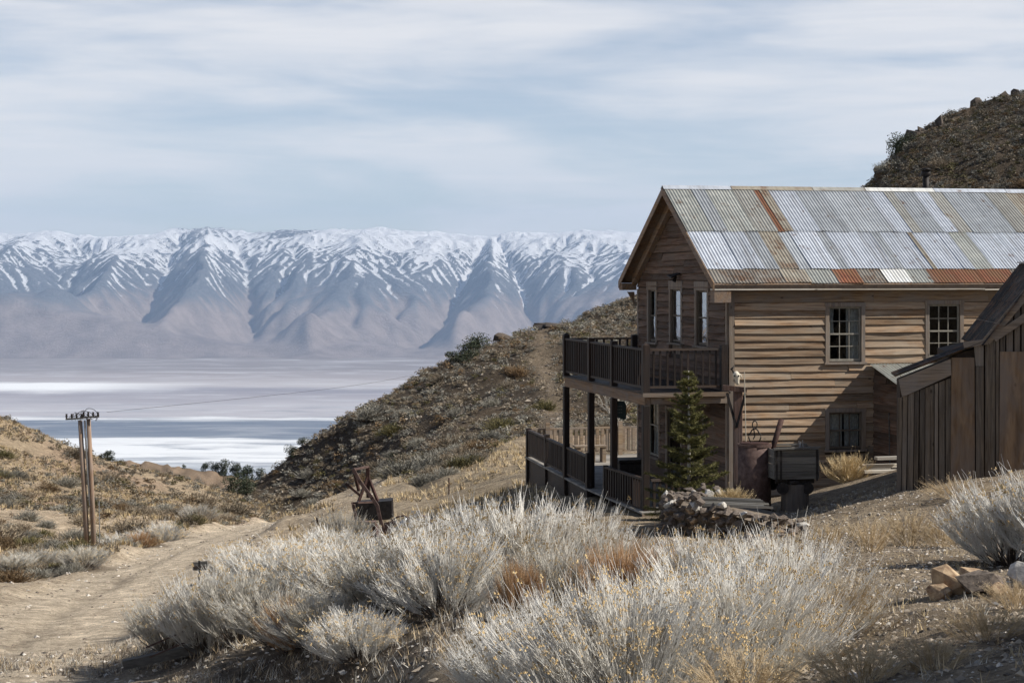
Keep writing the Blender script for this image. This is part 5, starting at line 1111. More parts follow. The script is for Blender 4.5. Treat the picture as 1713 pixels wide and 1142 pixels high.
o = m.build('power_line', M['iron'], None); o.location = a; tag(o, 'single thin power line running from the poles across the valley to the dark hill', 'cable')

# ------------------------------------------------------------------ vegetation
def nrm(a): return a / np.maximum(np.linalg.norm(a, axis=-1, keepdims=True), 1e-9)
def strands(P0, D0, D1, L, R0, nseg, rng, jit=0.12, taper=0.35):
    n = len(P0); P = [P0]; p = P0.copy()
    for k in range(nseg):
        t = (k + 0.5) / nseg; d = nrm(D0 * (1 - t) + D1 * t + rng.normal(0, jit, (n, 3))); p = p + d * (L / nseg)[:, None]; P.append(p)
    side = nrm(np.cross(D0 + 0.01, rng.normal(0, 1, (n, 3)))); up2 = nrm(np.cross(D0, side)); V = []
    for k in range(nseg + 1):
        r = (R0 * (1 - (1 - taper) * k / nseg))[:, None]
        for q in range(3):
            a = q * 2 * math.pi / 3; V.append(P[k] + r * (side * math.cos(a) + up2 * math.sin(a)))
    V = np.stack(V, 1); m = (nseg + 1) * 3
    fq = []
    for k in range(nseg):
        for q in range(3): fq.append((k * 3 + q, k * 3 + (q + 1) % 3, k * 3 + 3 + (q + 1) % 3, k * 3 + 3 + q))
    Fq = (np.arange(n)[:, None, None] * m + np.array(fq)[None]).reshape(-1, 4)
    return V.reshape(-1, 3), Fq, P
def dirs(n, rng, tmin, tmax, pw=1.0):
    th = tmin + (tmax - tmin) * rng.random(n) ** pw; ph = rng.random(n) * 2 * math.pi
    return np.stack([np.sin(th) * np.cos(ph), np.sin(th) * np.sin(ph), np.cos(th)], 1)
def bush_parts(seed, H, Rr, nl, ns, rad, nseg=3, heads=0.35, hr=0.011, upright=0.55, mats=('limb', 'stem', 'seed'), lean=0.0):
    rng = np.random.default_rng(seed)
    nl = int(nl * 1.8); D0 = dirs(nl, rng, 0.1, 1.35, 0.8); B = np.stack([rng.normal(0, 0.10 * Rr, nl), rng.normal(0, 0.10 * Rr, nl), np.full(nl, -0.05)], 1)
    D1 = nrm(D0 + np.array([0, 0, 0.55])); ang = np.arccos(np.clip(D0[:, 2], -1, 1)); L = (H * 0.70 * np.cos(ang * 0.8) + Rr * 0.92 * np.sin(ang)) * rng.uniform(0.7, 1.0, nl)
    V1, F1, P = strands(B, D0, D1, L, np.full(nl, rad * 2.6), 4, rng, 0.10, 0.4)
    P = np.stack(P, 1)                                     # nl, 5, 3
    li = rng.integers(0, nl, ns); t = 1.5 + 2.5 * rng.random(ns) ** 0.8; k = np.minimum(t.astype(int), 3); fr_ = (t - k)[:, None]
    S0 = P[li, k] * (1 - fr_) + P[li, k + 1] * fr_; ld = nrm(P[li, k + 1] - P[li, k])
    rad_out = nrm(S0 * np.array([1, 1, 0.25]) + 1e-4)
    d0 = nrm(ld * 0.8 + rng.normal(0, 0.28, (ns, 3)) + rad_out * 0.5 + np.array([0, 0, 0.25])); d1 = nrm(rad_out * (1 - upright) + np.array([lean, 0, upright * 1.5]) + rng.normal(0, 0.18, (ns, 3)))
    L = H * rng.uniform(0.16, 0.42, ns) * (1 - 0.25 * rng.random(ns)) * (1 + 0.5 * (rng.random(ns) < 0.05))
    V2, F2, Q = strands(S0, d0, d1, L, rad * rng.uniform(0.65, 1.15, ns), nseg, rng, 0.10, 0.45)
    tips = Q[-1]; sel = (rng.random(ns) < heads) & (tips[:, 2] > H * 0.35); T = tips[sel]; nh = len(T)
    V3 = F3 = None
    if nh:
        m_ = 5; C = np.repeat(T, m_, 0) + rng.normal(0, hr * 1.1, (nh * m_, 3)); s = hr * rng.uniform(0.5, 1.1, (nh * m_, 1, 1))
        tet = np.array([[1, 0, -0.5], [-0.5, 0.87, -0.5], [-0.5, -0.87, -0.5], [0, 0, 1.1]]); rot = nrm(rng.normal(0, 1, (nh * m_, 1, 3)))
        V3 = (C[:, None, :] + (tet[None] + rot * 0.35) * s).reshape(-1, 3)
        F3 = (np.arange(nh * m_)[:, None, None] * 4 + np.array([(0, 1, 3), (1, 2, 3), (2, 0, 3), (0, 2, 1)])[None]).reshape(-1, 3)
    out = [('limbs', np_mesh('limbs', V1, F1, M[mats[0]])), ('stems', np_mesh('stems', V2, F2, M[mats[1]]))]
    if nh: out.append(('seed_heads', np_mesh('seed_heads', V3, F3, M[mats[2]])))
    return out
NEARB = [bush_parts(11 + i, 1.0, 0.62, 60, 8500, 0.0025, 4, 0.13, 0.0095, upright=0.5) for i in range(3)]
MIDB = [bush_parts(31 + i, 1.0, 0.62, 45, 4800, 0.0038, 3, 0.12, 0.013, upright=0.5) for i in range(3)]
GREYB = [bush_parts(51 + i, 1.0, 0.65, 45, 3800, 0.0036, 3, 0.08, 0.011, upright=0.5, mats=('limb', 'stemgrey', 'seed')) for i in range(2)]
RUSTB = [bush_parts(61, 1.0, 0.7, 50, 5000, 0.0030, 3, 0.0, upright=0.6, mats=('limb', 'rustbush', 'seed'))]
TAWNYB = [bush_parts(71 + i, 1.0, 0.8, 26, 1300, 0.0030, 3, 0.35, 0.010, upright=0.35, mats=('tawny', 'tawny', 'tawny')) for i in range(2)]
STRAWB = [bush_parts(81 + i, 1.0, 0.6, 60, 1900, 0.0046, 2, 0.05, 0.012, upright=0.72, mats=('straw', 'straw', 'straw')) for i in range(2)]
SETS = {'near': NEARB, 'mid': MIDB, 'grey': GREYB, 'rust': RUSTB, 'tawny': TAWNYB, 'straw': STRAWB}
NAMES = {'near': ('rabbitbrush', 'shrub'), 'mid': ('rabbitbrush', 'shrub'), 'grey': ('sagebrush', 'shrub'), 'rust': ('buckwheat_bush', 'shrub'), 'tawny': ('dry_weed', 'weed'), 'straw': ('dry_grass_clump', 'grass clump')}
def put_bush(kind, px, d, h, w, label, group=None, dz=0.0):
    x, y, z = G(px, d); nm, cat = NAMES[kind]; st = random.choice(SETS[kind])
    r = thing(nm, label, cat, (x, y, z - 0.03 + dz), random.uniform(0, 6.28), group); hh_ = h * (0.84 if kind in ('near', 'mid', 'grey', 'rust') else 0.8); r.scale = (w * 0.88, w * 0.88, hh_)
    for n, me in st:
        o = bpy.data.objects.new(n, me); COL.objects.link(o); o.parent = r; o['kind'] = 'stuff'
    return r
GB = 'pale rabbitbrush in the foreground thicket'
for a in [
 ('near', 1060, 10.6, 1.12, 1.15, 'big pale rabbitbrush at the bottom centre, its stems filling the lower edge of the picture'),
 ('near', 945, 11.6, 1.0, 0.95, 'pale rabbitbrush with yellow seed heads left of the big bottom-centre bush'),
 ('near', 1210, 11.4, 1.12, 1.1, 'pale silvery rabbitbrush right of the big bottom-centre bush'),
 ('near', 1320, 13.4, 1.05, 0.95, 'pale rabbitbrush ending the thicket beside the bare gravel path'),
 ('near', 850, 12.8, 0.8, 0.62, 'low rabbitbrush sticking up yellow tips at the dark gap'),
 ('near', 1160, 14.0, 0.85, 1.0, 'rabbitbrush in the second row behind the bottom-centre bush'),
 ('near', 1020, 14.0, 0.68, 0.8, 'rabbitbrush with brownish seed heads in the second row, in front of the rusty bush'),
 ('near', 1270, 15.6, 0.92, 0.8, 'smaller silvery rabbitbrush in the second row next to the path'),
 ('mid', 1165, 18.2, 1.12, 0.85, 'upright white-stemmed rabbitbrush just in front of the stone planter wall'),
 ('mid', 880, 21.8, 1.62, 1.25, 'tall pale rabbitbrush in front of the deck steps'),
 ('mid', 800, 22.5, 1.48, 1.15, 'broad pale rabbitbrush in front of the left deck railing'),
 ('mid', 965, 22.3, 1.52, 1.1, 'pale rabbitbrush in front of the short porch railing'),
 ('mid', 1035, 23.2, 1.0, 0.8, 'pale rabbitbrush at the foot of the porch corner post'),
 ('mid', 720, 20.5, 1.25, 1.15, 'yellow-tipped rabbitbrush right of the rusty scrap iron'),
 ('mid', 745, 19.4, 1.1, 0.95, 'rabbitbrush with long arching stems beside the dark gap'),
 ('mid', 600, 18.8, 0.7, 0.8, 'shaded rabbitbrush low on the bank under the arching stems'),
 ('grey', 930, 18.6, 0.95, 0.9, 'grey tangled sagebrush between the tall pale bushes and the rusty bush'),
 ('grey', 640, 21.0, 1.15, 1.2, 'grey brush half in shade in the middle of the left thicket'),
 ('mid', 590, 24.0, 0.95, 1.2, 'pale rabbitbrush below the ore bucket'),
 ('mid', 520, 25.5, 1.1, 1.2, 'pale rabbitbrush in the middle of the left thicket, with orange tips'),
 ('mid', 450, 25.5, 1.2, 1.2, 'tall pale rabbitbrush behind the small board sign'),
 ('grey', 400, 23.5, 1.15, 1.1, 'grey-brown brush right of the leftmost bush'),
 ('mid', 345, 24.2, 1.3, 1.0, 'silvery rabbitbrush just below the small board sign'),
 ('grey', 285, 25.0, 1.0, 0.95, 'leftmost grey bush of the thicket, leaning over the dirt road'),
 ('mid', 500, 30.0, 0.9, 1.2, 'whitish rabbitbrush at the roadside in the back row of the left thicket'),
 ('mid', 420, 29.0, 1.05, 1.1, 'whitish rabbitbrush in the back row behind the small board sign'),
 ('mid', 560, 31.0, 0.8, 1.1, 'whitish rabbitbrush in the back row in front of the iron stake'),
 ('grey', 572, 34.0, 1.0, 0.8, 'rabbitbrush growing against the left side of the rusty machinery'),
 ('mid', 640, 27.0, 0.6, 1.1, 'low pale rabbitbrush in front of the pale timber offcut'),
 ('mid', 720, 29.5, 0.85, 0.9, 'yellow-flowered rabbitbrush in front of the pale upright board'),
 ('mid', 690, 25.0, 0.8, 1.1, 'pale rabbitbrush between the scrap iron and the deck'),
 ('grey', 540, 20.5, 0.75, 0.9, 'dark shaded brush along the foot of the left bank'),
 ('grey', 470, 22.0, 0.85, 1.1, 'brush with an orange-brown streak at the lower left of the thicket'),
 ('mid', 1690, 21.5, 1.30, 1.15, 'large pale rabbitbrush at the right edge in front of the shed'),
 ('mid', 1780, 21.0, 1.45, 1.3, 'pale rabbitbrush cut by the right edge of the picture'),
 ('rust', 1045, 18.6, 1.12, 0.82, 'rusty orange-brown bush in front of the stone planter wall'),
 ('rust', 985, 19.8, 0.85, 0.6, 'smaller orange-brown bush left of the rusty one'),
 ('rust', 868, 17.6, 0.8, 0.36, 'yellow-orange dead flower clump in the dark gap'),
 ('rust', 490, 21.0, 0.8, 0.5, 'orange dead plant on the left bank'),
 ('tawny', 1395, 13.0, 0.62, 0.6, 'tan twiggy weed on the path edge beside the thicket'),
 ('tawny', 1340, 11.8, 0.55, 0.6, 'tan twiggy weed in the shade at the end of the thicket'),
 ('tawny', 1250, 9.7, 0.42, 0.5, 'brownish weed at the bottom edge under the silvery rabbitbrush'),
 ('tawny', 1650, 11.0, 0.3, 0.4, 'spindly tan weed on the shaded bank below the boulders'),
 ('tawny', 1560, 9.4, 0.26, 0.35, 'small tan weed at the bottom edge right of centre'),
 ('tawny', 1700, 13.2, 0.3, 0.35, 'twisted tan weed between the boulders and the right edge'),
 ('tawny', 1440, 9.2, 0.33, 0.45, 'sparse tan weed at the bottom edge by the white patch'),
 ('straw', 1417, 36.5, 0.78, 0.78, 'rounded straw-coloured grass clump between the ore cart and the lean-to'),
 ('straw', 1225, 31.6, 0.42, 0.55, 'straw grass tuft growing on top of the stone planter'),
 ('tawny', 1455, 24.5, 0.62, 0.55, 'tall golden weeds on the path edge in front of the shed, left part'),
 ('tawny', 1520, 26.0, 0.70, 0.55, 'tall golden weeds on the path edge in front of the shed, middle part'),
 ('tawny', 1575, 25.5, 0.55, 0.5, 'golden weeds beside the large right-hand rabbitbrush'),
 ('tawny', 1390, 26.5, 0.45, 0.4, 'thin reddish weeds left of the golden weeds'),
 ('tawny', 1620, 24.5, 0.4, 0.5, 'low brown weeds under the large right-hand rabbitbrush'),
 ('tawny', 1600, 30.0, 0.5, 0.7, 'brown weeds in the shade at the shed corner'),
 ('grey', 60, 57.0, 0.75, 1.3, 'wide grey bush lower left of the utility poles'),
 ('grey', 20, 55.0, 0.6, 1.2, 'flat grey bush at the left edge near the road'),
 ('grey', 140, 55.0, 0.85, 1.15, 'round silvery bush at the foot of the utility poles'),
 ('mid', 205, 67.0, 0.95, 1.3, 'large pale bush right of the utility poles'),
 ('mid', 270, 72.0, 1.2, 1.5, 'large pale bush on the slope above the road'),
 ('rust', 235, 67.0, 0.8, 0.9, 'orange-brown bush tucked beside the large pale bush by the poles'),
 ('grey', 330, 90.0, 1.2, 1.6, 'grey bush half way up the roadside slope'),
]:
    kind = a[0]; dz = 0.42 if 'on top of the stone planter' in a[5] else 0.0
    r = put_bush(*a[:6], group=None, dz=dz)
# unseen bushes and a bank, added outside the right edge to shade the path
put_bush('mid', 2050, 16.5, 1.6, 1.6, 'tall unseen rabbitbrush added beyond the right edge to cast shade')
put_bush('mid', 2250, 11.0, 1.7, 1.6, 'tall unseen rabbitbrush added near the camera, beyond the right edge, for shade')
put_bush('mid', 2050, 10.0, 1.2, 1.4, 'broad unseen rabbitbrush added near the camera, beyond the right edge, for shade')
# leaf litter and painted-in shade darken the soil under each shrub
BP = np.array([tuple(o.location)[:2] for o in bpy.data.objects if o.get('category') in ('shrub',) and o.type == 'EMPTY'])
sel = np.nonzero((RS.ravel() < 80) & (Y.ravel() > 5))[0]; lx_, ly_ = X.ravel()[sel], Y.ravel()[sel]; litter_shade = np.zeros(len(sel))
for bx_, by_ in BP: litter_shade = np.maximum(litter_shade, np.exp(-(((lx_ - bx_) ** 2 + (ly_ - by_) ** 2) / 1.15 ** 2) ** 1.5))
sc_ = soil_color(X.ravel(), Y.ravel()); sc_[sel] = sc_[sel] * (1 - 0.82 * litter_shade)[:, None] + 0.82 * litter_shade[:, None] * np.array([[0.06, 0.047, 0.036]])
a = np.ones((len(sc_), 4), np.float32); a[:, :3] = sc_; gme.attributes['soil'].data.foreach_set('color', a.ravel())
# bare pale tree behind the deck
def branches(root, seed, lab, cat, H, nlev, mat):
    rg = random.Random(seed); m = MB()
    def grow(p, d, L, r, lev):
        q = p + d * L; m.tube([p, (p + q) / 2 + Vector((rg.gauss(0, 0.02), rg.gauss(0, 0.02), 0)) * L * 3, q], [r, r * 0.8, r * 0.6], 6 if lev < 2 else 4, False)
        if lev >= nlev: return
        for _ in range(3 if lev < 3 else 2):
            nd = (d + Vector((rg.gauss(0, 0.42), rg.gauss(0, 0.42), rg.uniform(-0.05, 0.35)))).normalized(); grow(q if rg.random() < 0.6 else (p + q) / 2, nd, L * rg.uniform(0.6, 0.8), r * 0.6, lev + 1)
    grow(Vector((0, 0, -0.1)), Vector((0.05, 0, 1)), H * 0.3, H * 0.014, 0)
    o = m.build('bare_tree', mat, None); o.location = root; tag(o, lab, cat); return o
branches(G(1032, 54), 3, 'pale leafless tree standing behind the deck railing', 'tree', 3.4, 5, M['whitebark'])

# small conifer by the porch
cxp_, cyp_, czp_ = G(1152, 35.2); czp_ -= 0.05; CH = (HY - 620) * 35.2 / F - czp_
con = thing('small_conifer', 'young dark green conifer growing between the porch corner and the house', 'tree', (cxp_, cyp_, czp_))
m = MB(); m.tube([(0, 0, -0.1), (0.01, 0, CH * 0.5), (0, 0, CH)], [0.05, 0.03, 0.008], 8); m.build('trunk', M['whitebark'], con, True)
rng = np.random.default_rng(4); rb = random.Random(9); bm_ = MB(); N0 = []; ND = []
h = 0.18
while h < CH - 0.02:
    f = (h / CH); Lb = 1.0 * (1 - f) ** 0.85 * rb.uniform(0.75, 1.12) + 0.05; nb = rb.randint(5, 8); a0 = rb.uniform(0, 6.28)
    for k in range(nb):
        a = a0 + k * 6.283 / nb + rb.uniform(-0.3, 0.3); L = Lb * rb.uniform(0.38, 1.25); d = Vector((math.cos(a), math.sin(a), -0.12 + 0.5 * f + rb.uniform(-0.18, 0.18))).normalized(); p = Vector((0, 0, h)); pts = [p]
        for s in range(1, 6): pts.append(p + d * L * s / 5 + Vector((0, 0, 0.10 * L * (s / 5) ** 2)))
        bm_.tube(pts, [0.011, 0.009, 0.008, 0.006, 0.005, 0.003], 4, False)
        nn = int(38 + 380 * L)
        for q in range(nn):
            t = rb.uniform(0.12, 1.0); i = min(int(t * 5), 4); b = pts[i].lerp(pts[i + 1], t * 5 - i)
            sd_ = Vector((-d.y, d.x, 0)) * rb.choice((-1, 1)); tw = (0.26 * L * (1.1 - t) + 0.03) * rb.random()
            b = b + (d * 0.6 + sd_).normalized() * tw + Vector((0, 0, -0.25 * tw)); N0.append(b); ND.append((d * 0.6 + sd_ * rb.uniform(0, 1) + Vector((rb.gauss(0, 0.5), rb.gauss(0, 0.5), rb.gauss(0.25, 0.4)))).normalized())
    h += 0.10 * rb.uniform(0.8, 1.3) + 0.02 * (1 - f)
bm_.build('branches', M['bark'], con)
N0 = np.array([tuple(v) for v in N0]); ND = np.array([tuple(v) for v in ND]); N0 = np.repeat(N0, 2, 0); ND = nrm(np.repeat(ND, 2, 0) + rng.normal(0, 0.5, N0.shape)); n = len(N0)
sdv = nrm(np.cross(ND, rng.normal(0, 1, (n, 3)))); Ln = rng.uniform(0.035, 0.075, (n, 1)); wd = 0.006
V = np.stack([N0 - sdv * wd, N0 + sdv * wd, N0 + ND * Ln], 1).reshape(-1, 3)
o_ = 0; o = bpy.data.objects.new('needles', np_mesh('needles', V, np.arange(3 * n).reshape(-1, 3), M['needle'])); COL.objects.link(o); o.parent = con

# far trees
def leaf_cloud(seed, n, sx, sy, sz, size, lump=5):
    rng = np.random.default_rng(seed); C = rng.normal(0, 0.33, (lump, 3)) * np.array([sx, sy, sz * 0.6]) + np.array([0, 0, sz * 0.55]); R_ = rng.uniform(0.3, 0.55, lump)
    k = rng.integers(0, lump, n); d = nrm(rng.normal(0, 1, (n, 3))); P = C[k] + d * (R_[k] * rng.uniform(0.55, 1.05, n))[:, None] * np.array([sx, sy, sz * 0.75]); P[:, 2] = np.maximum(P[:, 2], 0.05 * sz)
    a = nrm(rng.normal(0, 1, (n, 3))) * size; b = nrm(rng.normal(0, 1, (n, 3))) * size
    return np.stack([P, P + a, P + b], 1).reshape(-1, 3), np.arange(3 * n).reshape(-1, 3)
JM = [np_mesh('crown', *leaf_cloud(200 + i, 1100, 0.62, 0.62, 1.0, 0.085, 7), M['juniper']) for i in range(4)]
JO = [np_mesh('crown', *leaf_cloud(210 + i, 1300, 0.7, 0.7, 0.8, 0.07, 9), M['juniper']) for i in range(2)]
def tree(px, py, d, w, h, lab, me=None, ground=None):
    x, y, z = W3(px, py, d); z = (gz1(x, y) if ground is None else z)
    r = thing('juniper_tree', lab, 'tree', (x, y, z), random.uniform(0, 6), 'junipers beyond the road')
    MB().tube([(0, 0, -0.3), (0.05 * w, 0, h * 0.35), (0, 0, h * 0.7)], [0.06 * w, 0.05 * w, 0.02 * w], 6).build('trunk', M['bark'], r)
    o = bpy.data.objects.new('crown', me or random.choice(JM)); COL.objects.link(o); o.parent = r; o.scale = (w, w, h); o.location = (0, 0, 0.02 * h); return r
FT = 553.0
for (px, py, w, h, lab) in ((344, 790, 2.6, 2.6, 'leftmost small juniper on the far low hill'), (360, 794, 4.2, 3.6, 'second juniper from the left on the far low hill'), (376, 797, 4.4, 4.2, 'third juniper from the left on the far low hill'), (394, 799, 4.4, 4.4, 'fourth juniper, in the middle of the row on the far low hill'),
                            (413, 803, 4.6, 4.6, 'tallest juniper near the right end of the row on the far low hill'), (437, 806, 4.8, 3.4, 'rightmost juniper on the far low hill, against the dark slope'), (307, 784, 1.4, 1.3, 'tiny lone juniper on the crest of the far low hill')):
    tree(px, py, FT, w, h, lab, ground=1)
for (px, d, w, h, lab) in ((398, 150, 2.2, 2.0, 'dark bushy juniper at the notch where the two hills meet'), (412, 146, 1.7, 1.5, 'smaller juniper at the foot of the dark hillside'), (180, 141, 1.1, 1.0, 'small dark bush standing on the left hill skyline'),
                           (490, 158, 1.2, 1.2, 'small tree on the lower skyline of the dark hillside'), (505, 160, 1.0, 0.9, 'small tree just above the first on the dark skyline'), (785, 176, 2.2, 1.5, 'dark shrub clump on the dark hillside skyline'),
                           (800, 174, 2.6, 1.7, 'broad green shrub clump below the dark skyline'), (770, 168, 2.8, 1.5, 'spreading green shrub on the dark hillside'), (1500, 203, 2.6, 3.0, 'dark green juniper on the ridge behind the roof'), (1512, 201, 2.0, 2.2, 'small juniper beside the larger one on the ridge behind the roof'),
                           (680, 112, 1.8, 1.3, 'olive shrub at the back of the yard below the dark hillside'), (560, 120, 1.0, 0.8, 'dark shrub at the end of the road')):
    x, y, z = G(px, d); r = tree(px, 0, d, w, h, lab, me=random.choice(JO)); 

# hillside shrubs: the nearest 300 as things, the rest as one cover per hill
def tuft(seed, n, size, flat):
    V, Ff = leaf_cloud(seed, n, 0.55, 0.55, flat, size, 4); return V, Ff
TV = [tuft(300 + i, 80, 0.13, 0.55) for i in range(4)]; TVH = [tuft(320 + i, 260, 0.085, 0.62) for i in range(4)]
MK = ['sage', 'tanbush', 'olive', 'brownbush']
def twig_ball(seed, n, rad):
    rng = np.random.default_rng(seed); D0 = dirs(n, rng, 0.05, 1.5, 0.7); B = rng.normal(0, 0.13, (n, 3)) * np.array([1, 1, 0.1]); D1 = nrm(D0 + np.array([0, 0, 0.5]) + rng.normal(0, 0.3, (n, 3)))
    V, Fq, P = strands(B, D0, D1, rng.uniform(0.35, 0.78, n), np.full(n, rad), 2, rng, 0.2, 0.6); V[:, 2] *= 0.85
    V2, F2 = leaf_cloud(seed + 50, 300, 0.5, 0.5, 0.6, 0.05, 6); F3 = np.concatenate([Fq[:, [0, 1, 2]], Fq[:, [0, 2, 3]]])
    return np.concatenate([V, V2]), np.concatenate([F3, F2 + len(V)])
TB = [twig_ball(500 + i, 420, 0.011) for i in range(4)]; SH = {mk: [np_mesh('shrub', *TB[i], M[mk]) for i in range(4)] for mk in MK}
Zs = (Z + 0.0) / RS; HOR = np.maximum.accumulate(Zs, axis=0)
def visible(x, y, z, h):
    r = np.hypot(x, y); t = np.arctan2(x, y); i = np.clip(np.searchsorted(rs, r * 0.985), 0, len(rs) - 1); j = np.clip(np.searchsorted(th, t), 0, len(th) - 1)
    return (z + h) / r >= HOR[i, j] - 0.0004
rng = np.random.default_rng(77)
def scatter(n, px0, px1, d0, d1, cond):
    d = np.sqrt(rng.uniform(d0 ** 2, d1 ** 2, n)); px = rng.uniform(px0, px1, n); x = (px - CX) * d / F; z_ = np.zeros(n); k = cond(x, d, px); x, d = x[k], d[k]; return x, d
def lcond(x, y, px):
    _, r, dark, road = zones(x, y); return (dark < 0.3) & (road < 0.05) & ((px < 520) | (y > 70)) & (seg_dist(x, y, ROAD) > 2.6) & (rng.random(len(x)) < 0.35 + 0.65 * sstep(-0.4, 0.5, vn(x, y, 9, 41))) & ((px < np.interp(y, [46, 60, 80, 100], [40, 190, 400, 520])) | (y > 100))
def dcond(x, y, px):
    _, r, dark, road = zones(x, y); return (dark > 0.35) & (rng.random(len(x)) < 0.4 + 0.6 * sstep(-0.5, 0.4, vn(x, y, 12, 42))) & (seg_dist(x, y, TRAIL) > 0.7)
xl, yl = scatter(3300, -60, 620, 48, 160, lcond); sl_ = np.exp(rng.normal(-0.72, 0.38, len(xl)))
xd, yd = scatter(15500, 380, 1085, 60, 225, dcond); s_d = np.exp(rng.normal(-0.75, 0.42, len(xd)))
xr, yr = scatter(5200, 1420, 1760, 150, 240, lambda x, y, px: np.ones(len(x), bool)); s_r = np.exp(rng.normal(-0.5, 0.35, len(xr)))
def pick(n, w): return rng.choice(4, n, p=w)
kl = pick(len(xl), [0.42, 0.33, 0.13, 0.12]); kd = pick(len(xd), [0.42, 0.40, 0.10, 0.08]); kr = pick(len(xr), [0.34, 0.36, 0.16, 0.14])
ax, ay = np.concatenate([xl, xd, xr]), np.concatenate([yl, yd, yr]); as_ = np.concatenate([sl_, s_d, s_r]); ak = np.concatenate([kl, kd, kr]); hill = np.concatenate([np.zeros(len(xl)), np.ones(len(xd)), np.full(len(xr), 2)])
az = gz(ax, ay); vis = visible(ax, ay, az, as_ * 0.5); ax, ay, az, as_, ak, hill = (q[vis] for q in (ax, ay, az, as_, ak, hill))
order = np.argsort(-as_ / ay); big = order[:285]; rest = order[285:]
CN = {'sage': 'grey-green sage', 'tanbush': 'tan dry', 'olive': 'olive-green', 'brownbush': 'rusty brown'}; HN = {0: 'sunlit left hillside beyond the road', 1: 'dark hillside across the ravine', 2: 'steep ridge behind the roof'}
for i in big:
    mk = MK[ak[i]]; o = bpy.data.objects.new('hillside_shrub', random.choice(SH[mk])); COL.objects.link(o); s = float(as_[i]); o.location = (float(ax[i]), float(ay[i]), float(az[i]) - 0.04); o.rotation_euler = (0, 0, random.uniform(0, 6.28)); o.scale = (s * 1.25, s * 1.25, s * random.uniform(0.8, 1.1))
    w = HN[int(hill[i])]; pxx = CX + F * ax[i] / ay[i]; dd = ay[i]; sz = 'big' if s > 0.75 else ('mid-sized' if s > 0.5 else 'small')
    if hill[i] == 0:
        side = 'left of the poles' if pxx < 135 else ('behind the poles' if pxx < 200 else ('right of the poles' if pxx < 340 else 'near the road bend'))
        row = 'beside the road' if dd < 75 else ('midway up the sunlit slope' if dd < 110 else 'near the sunlit hill crest')
    elif hill[i] == 1:
        side = 'left of the machinery' if pxx < 560 else ('above the machinery' if pxx < 700 else ('above the yard' if pxx < 860 else 'behind the porch'))
        row = 'on the bank behind the yard' if dd < 92 else 'at the foot of the dark hillside' if dd < 125 else ('midway up the dark hillside' if dd < 155 else 'high on the dark hillside')
    else: side = 'close above the roof ridge' if az[i] / ay[i] < 0.065 else 'well above the roof ridge'; row = 'on the steep right ridge'
    tag(o, f'{sz} {CN[mk]} shrub {row}, {side}', 'shrub', f'{sz} {CN[mk]} shrubs {row}, {side}')
for hl, nm in ((0, 'left_hill_shrub_cover'), (1, 'dark_hill_shrub_cover'), (2, 'ridge_shrub_cover')):
    sel = rest[hill[rest] == hl]; Vs, Fs, Ms = [], [], []; off = 0
    for v_ in range(4):
        s2 = sel[np.arange(len(sel)) % 4 == v_]; V0, F0 = TV[v_]; n = len(s2)
        a = rng.uniform(0, 6.28, n); ca, sa = np.cos(a)[:, None], np.sin(a)[:, None]; sc_ = as_[s2][:, None]
        Vx = (V0[None, :, 0] * ca - V0[None, :, 1] * sa) * sc_ * 1.3 + ax[s2][:, None]; Vy = (V0[None, :, 0] * sa + V0[None, :, 1] * ca) * sc_ * 1.3 + ay[s2][:, None]; Vz = V0[None, :, 2] * sc_ + az[s2][:, None] - 0.03
        Vs.append(np.stack([Vx, Vy, Vz], -1).reshape(-1, 3)); Fs.append((np.arange(n)[:, None, None] * len(V0) + F0[None]).reshape(-1, 3) + off); Ms.append(np.repeat(ak[s2], len(F0))); off += n * len(V0)
    me = np_mesh(nm, np.concatenate(Vs), np.concatenate(Fs), M['sage'])
    for mk in MK[1:]: me.materials.append(M[mk])
    me.polygons.foreach_set('material_index', np.concatenate(Ms).astype(np.int32)); o = bpy.data.objects.new(nm, me); COL.objects.link(o)
    o['kind'] = 'stuff'; o['label'] = f'countless small dry shrubs covering the {HN[hl]}'; o['category'] = 'shrubs'

# gravel and litter on the near ground, rubble on the dark hillside
def pebbles(nm, lab, n, pf, smin, smax, mats, seed, cat='gravel'):
    rng = np.random.default_rng(seed); x, y = pf(rng, n); z = gz(x, y); n = len(x)
    base = np.array([[1, 0, 0], [-.6, .8, 0], [-.5, -.85, .1], [.1, .1, .7], [.5, .6, .35], [0, 0, -.5]]) * 0.5; tri = np.array([(0, 4, 3), (4, 1, 3), (1, 2, 3), (2, 0, 3), (0, 1, 4), (1, 0, 5), (2, 1, 5), (0, 2, 5)])
    s = (smin * (smax / smin) ** (rng.random(n) ** 2.2))[:, None, None]; a = rng.uniform(0, 6.28, n); ca, sa = np.cos(a)[:, None], np.sin(a)[:, None]; B = base[None] * (1 + rng.normal(0, 0.18, (n, 6, 3)))
    V = np.stack([B[..., 0] * ca - B[..., 1] * sa, B[..., 0] * sa + B[..., 1] * ca, B[..., 2] * 0.8], -1) * s + np.stack([x, y, z], -1)[:, None, :]
    me = np_mesh(nm, V.reshape(-1, 3), (np.arange(n)[:, None, None] * 6 + tri[None]).reshape(-1, 3), M[mats[0]])
    for q in mats[1:]: me.materials.append(M[q])
    me.polygons.foreach_set('material_index', np.repeat(rng.integers(0, len(mats), n), len(tri)).astype(np.int32)); o = bpy.data.objects.new(nm, me); COL.objects.link(o); o['kind'] = 'stuff'; o['label'] = lab; o['category'] = cat
def pf_path(rng, n): d = np.sqrt(rng.uniform(7.5 ** 2, 34 ** 2, n)); px = rng.uniform(1100, 1800, n); return (px - CX) * d / F, d
def pf_bank(rng, n): d = np.sqrt(rng.uniform(12 ** 2, 28 ** 2, n)); px = rng.uniform(-60, 1000, n); return (px - CX) * d / F, d
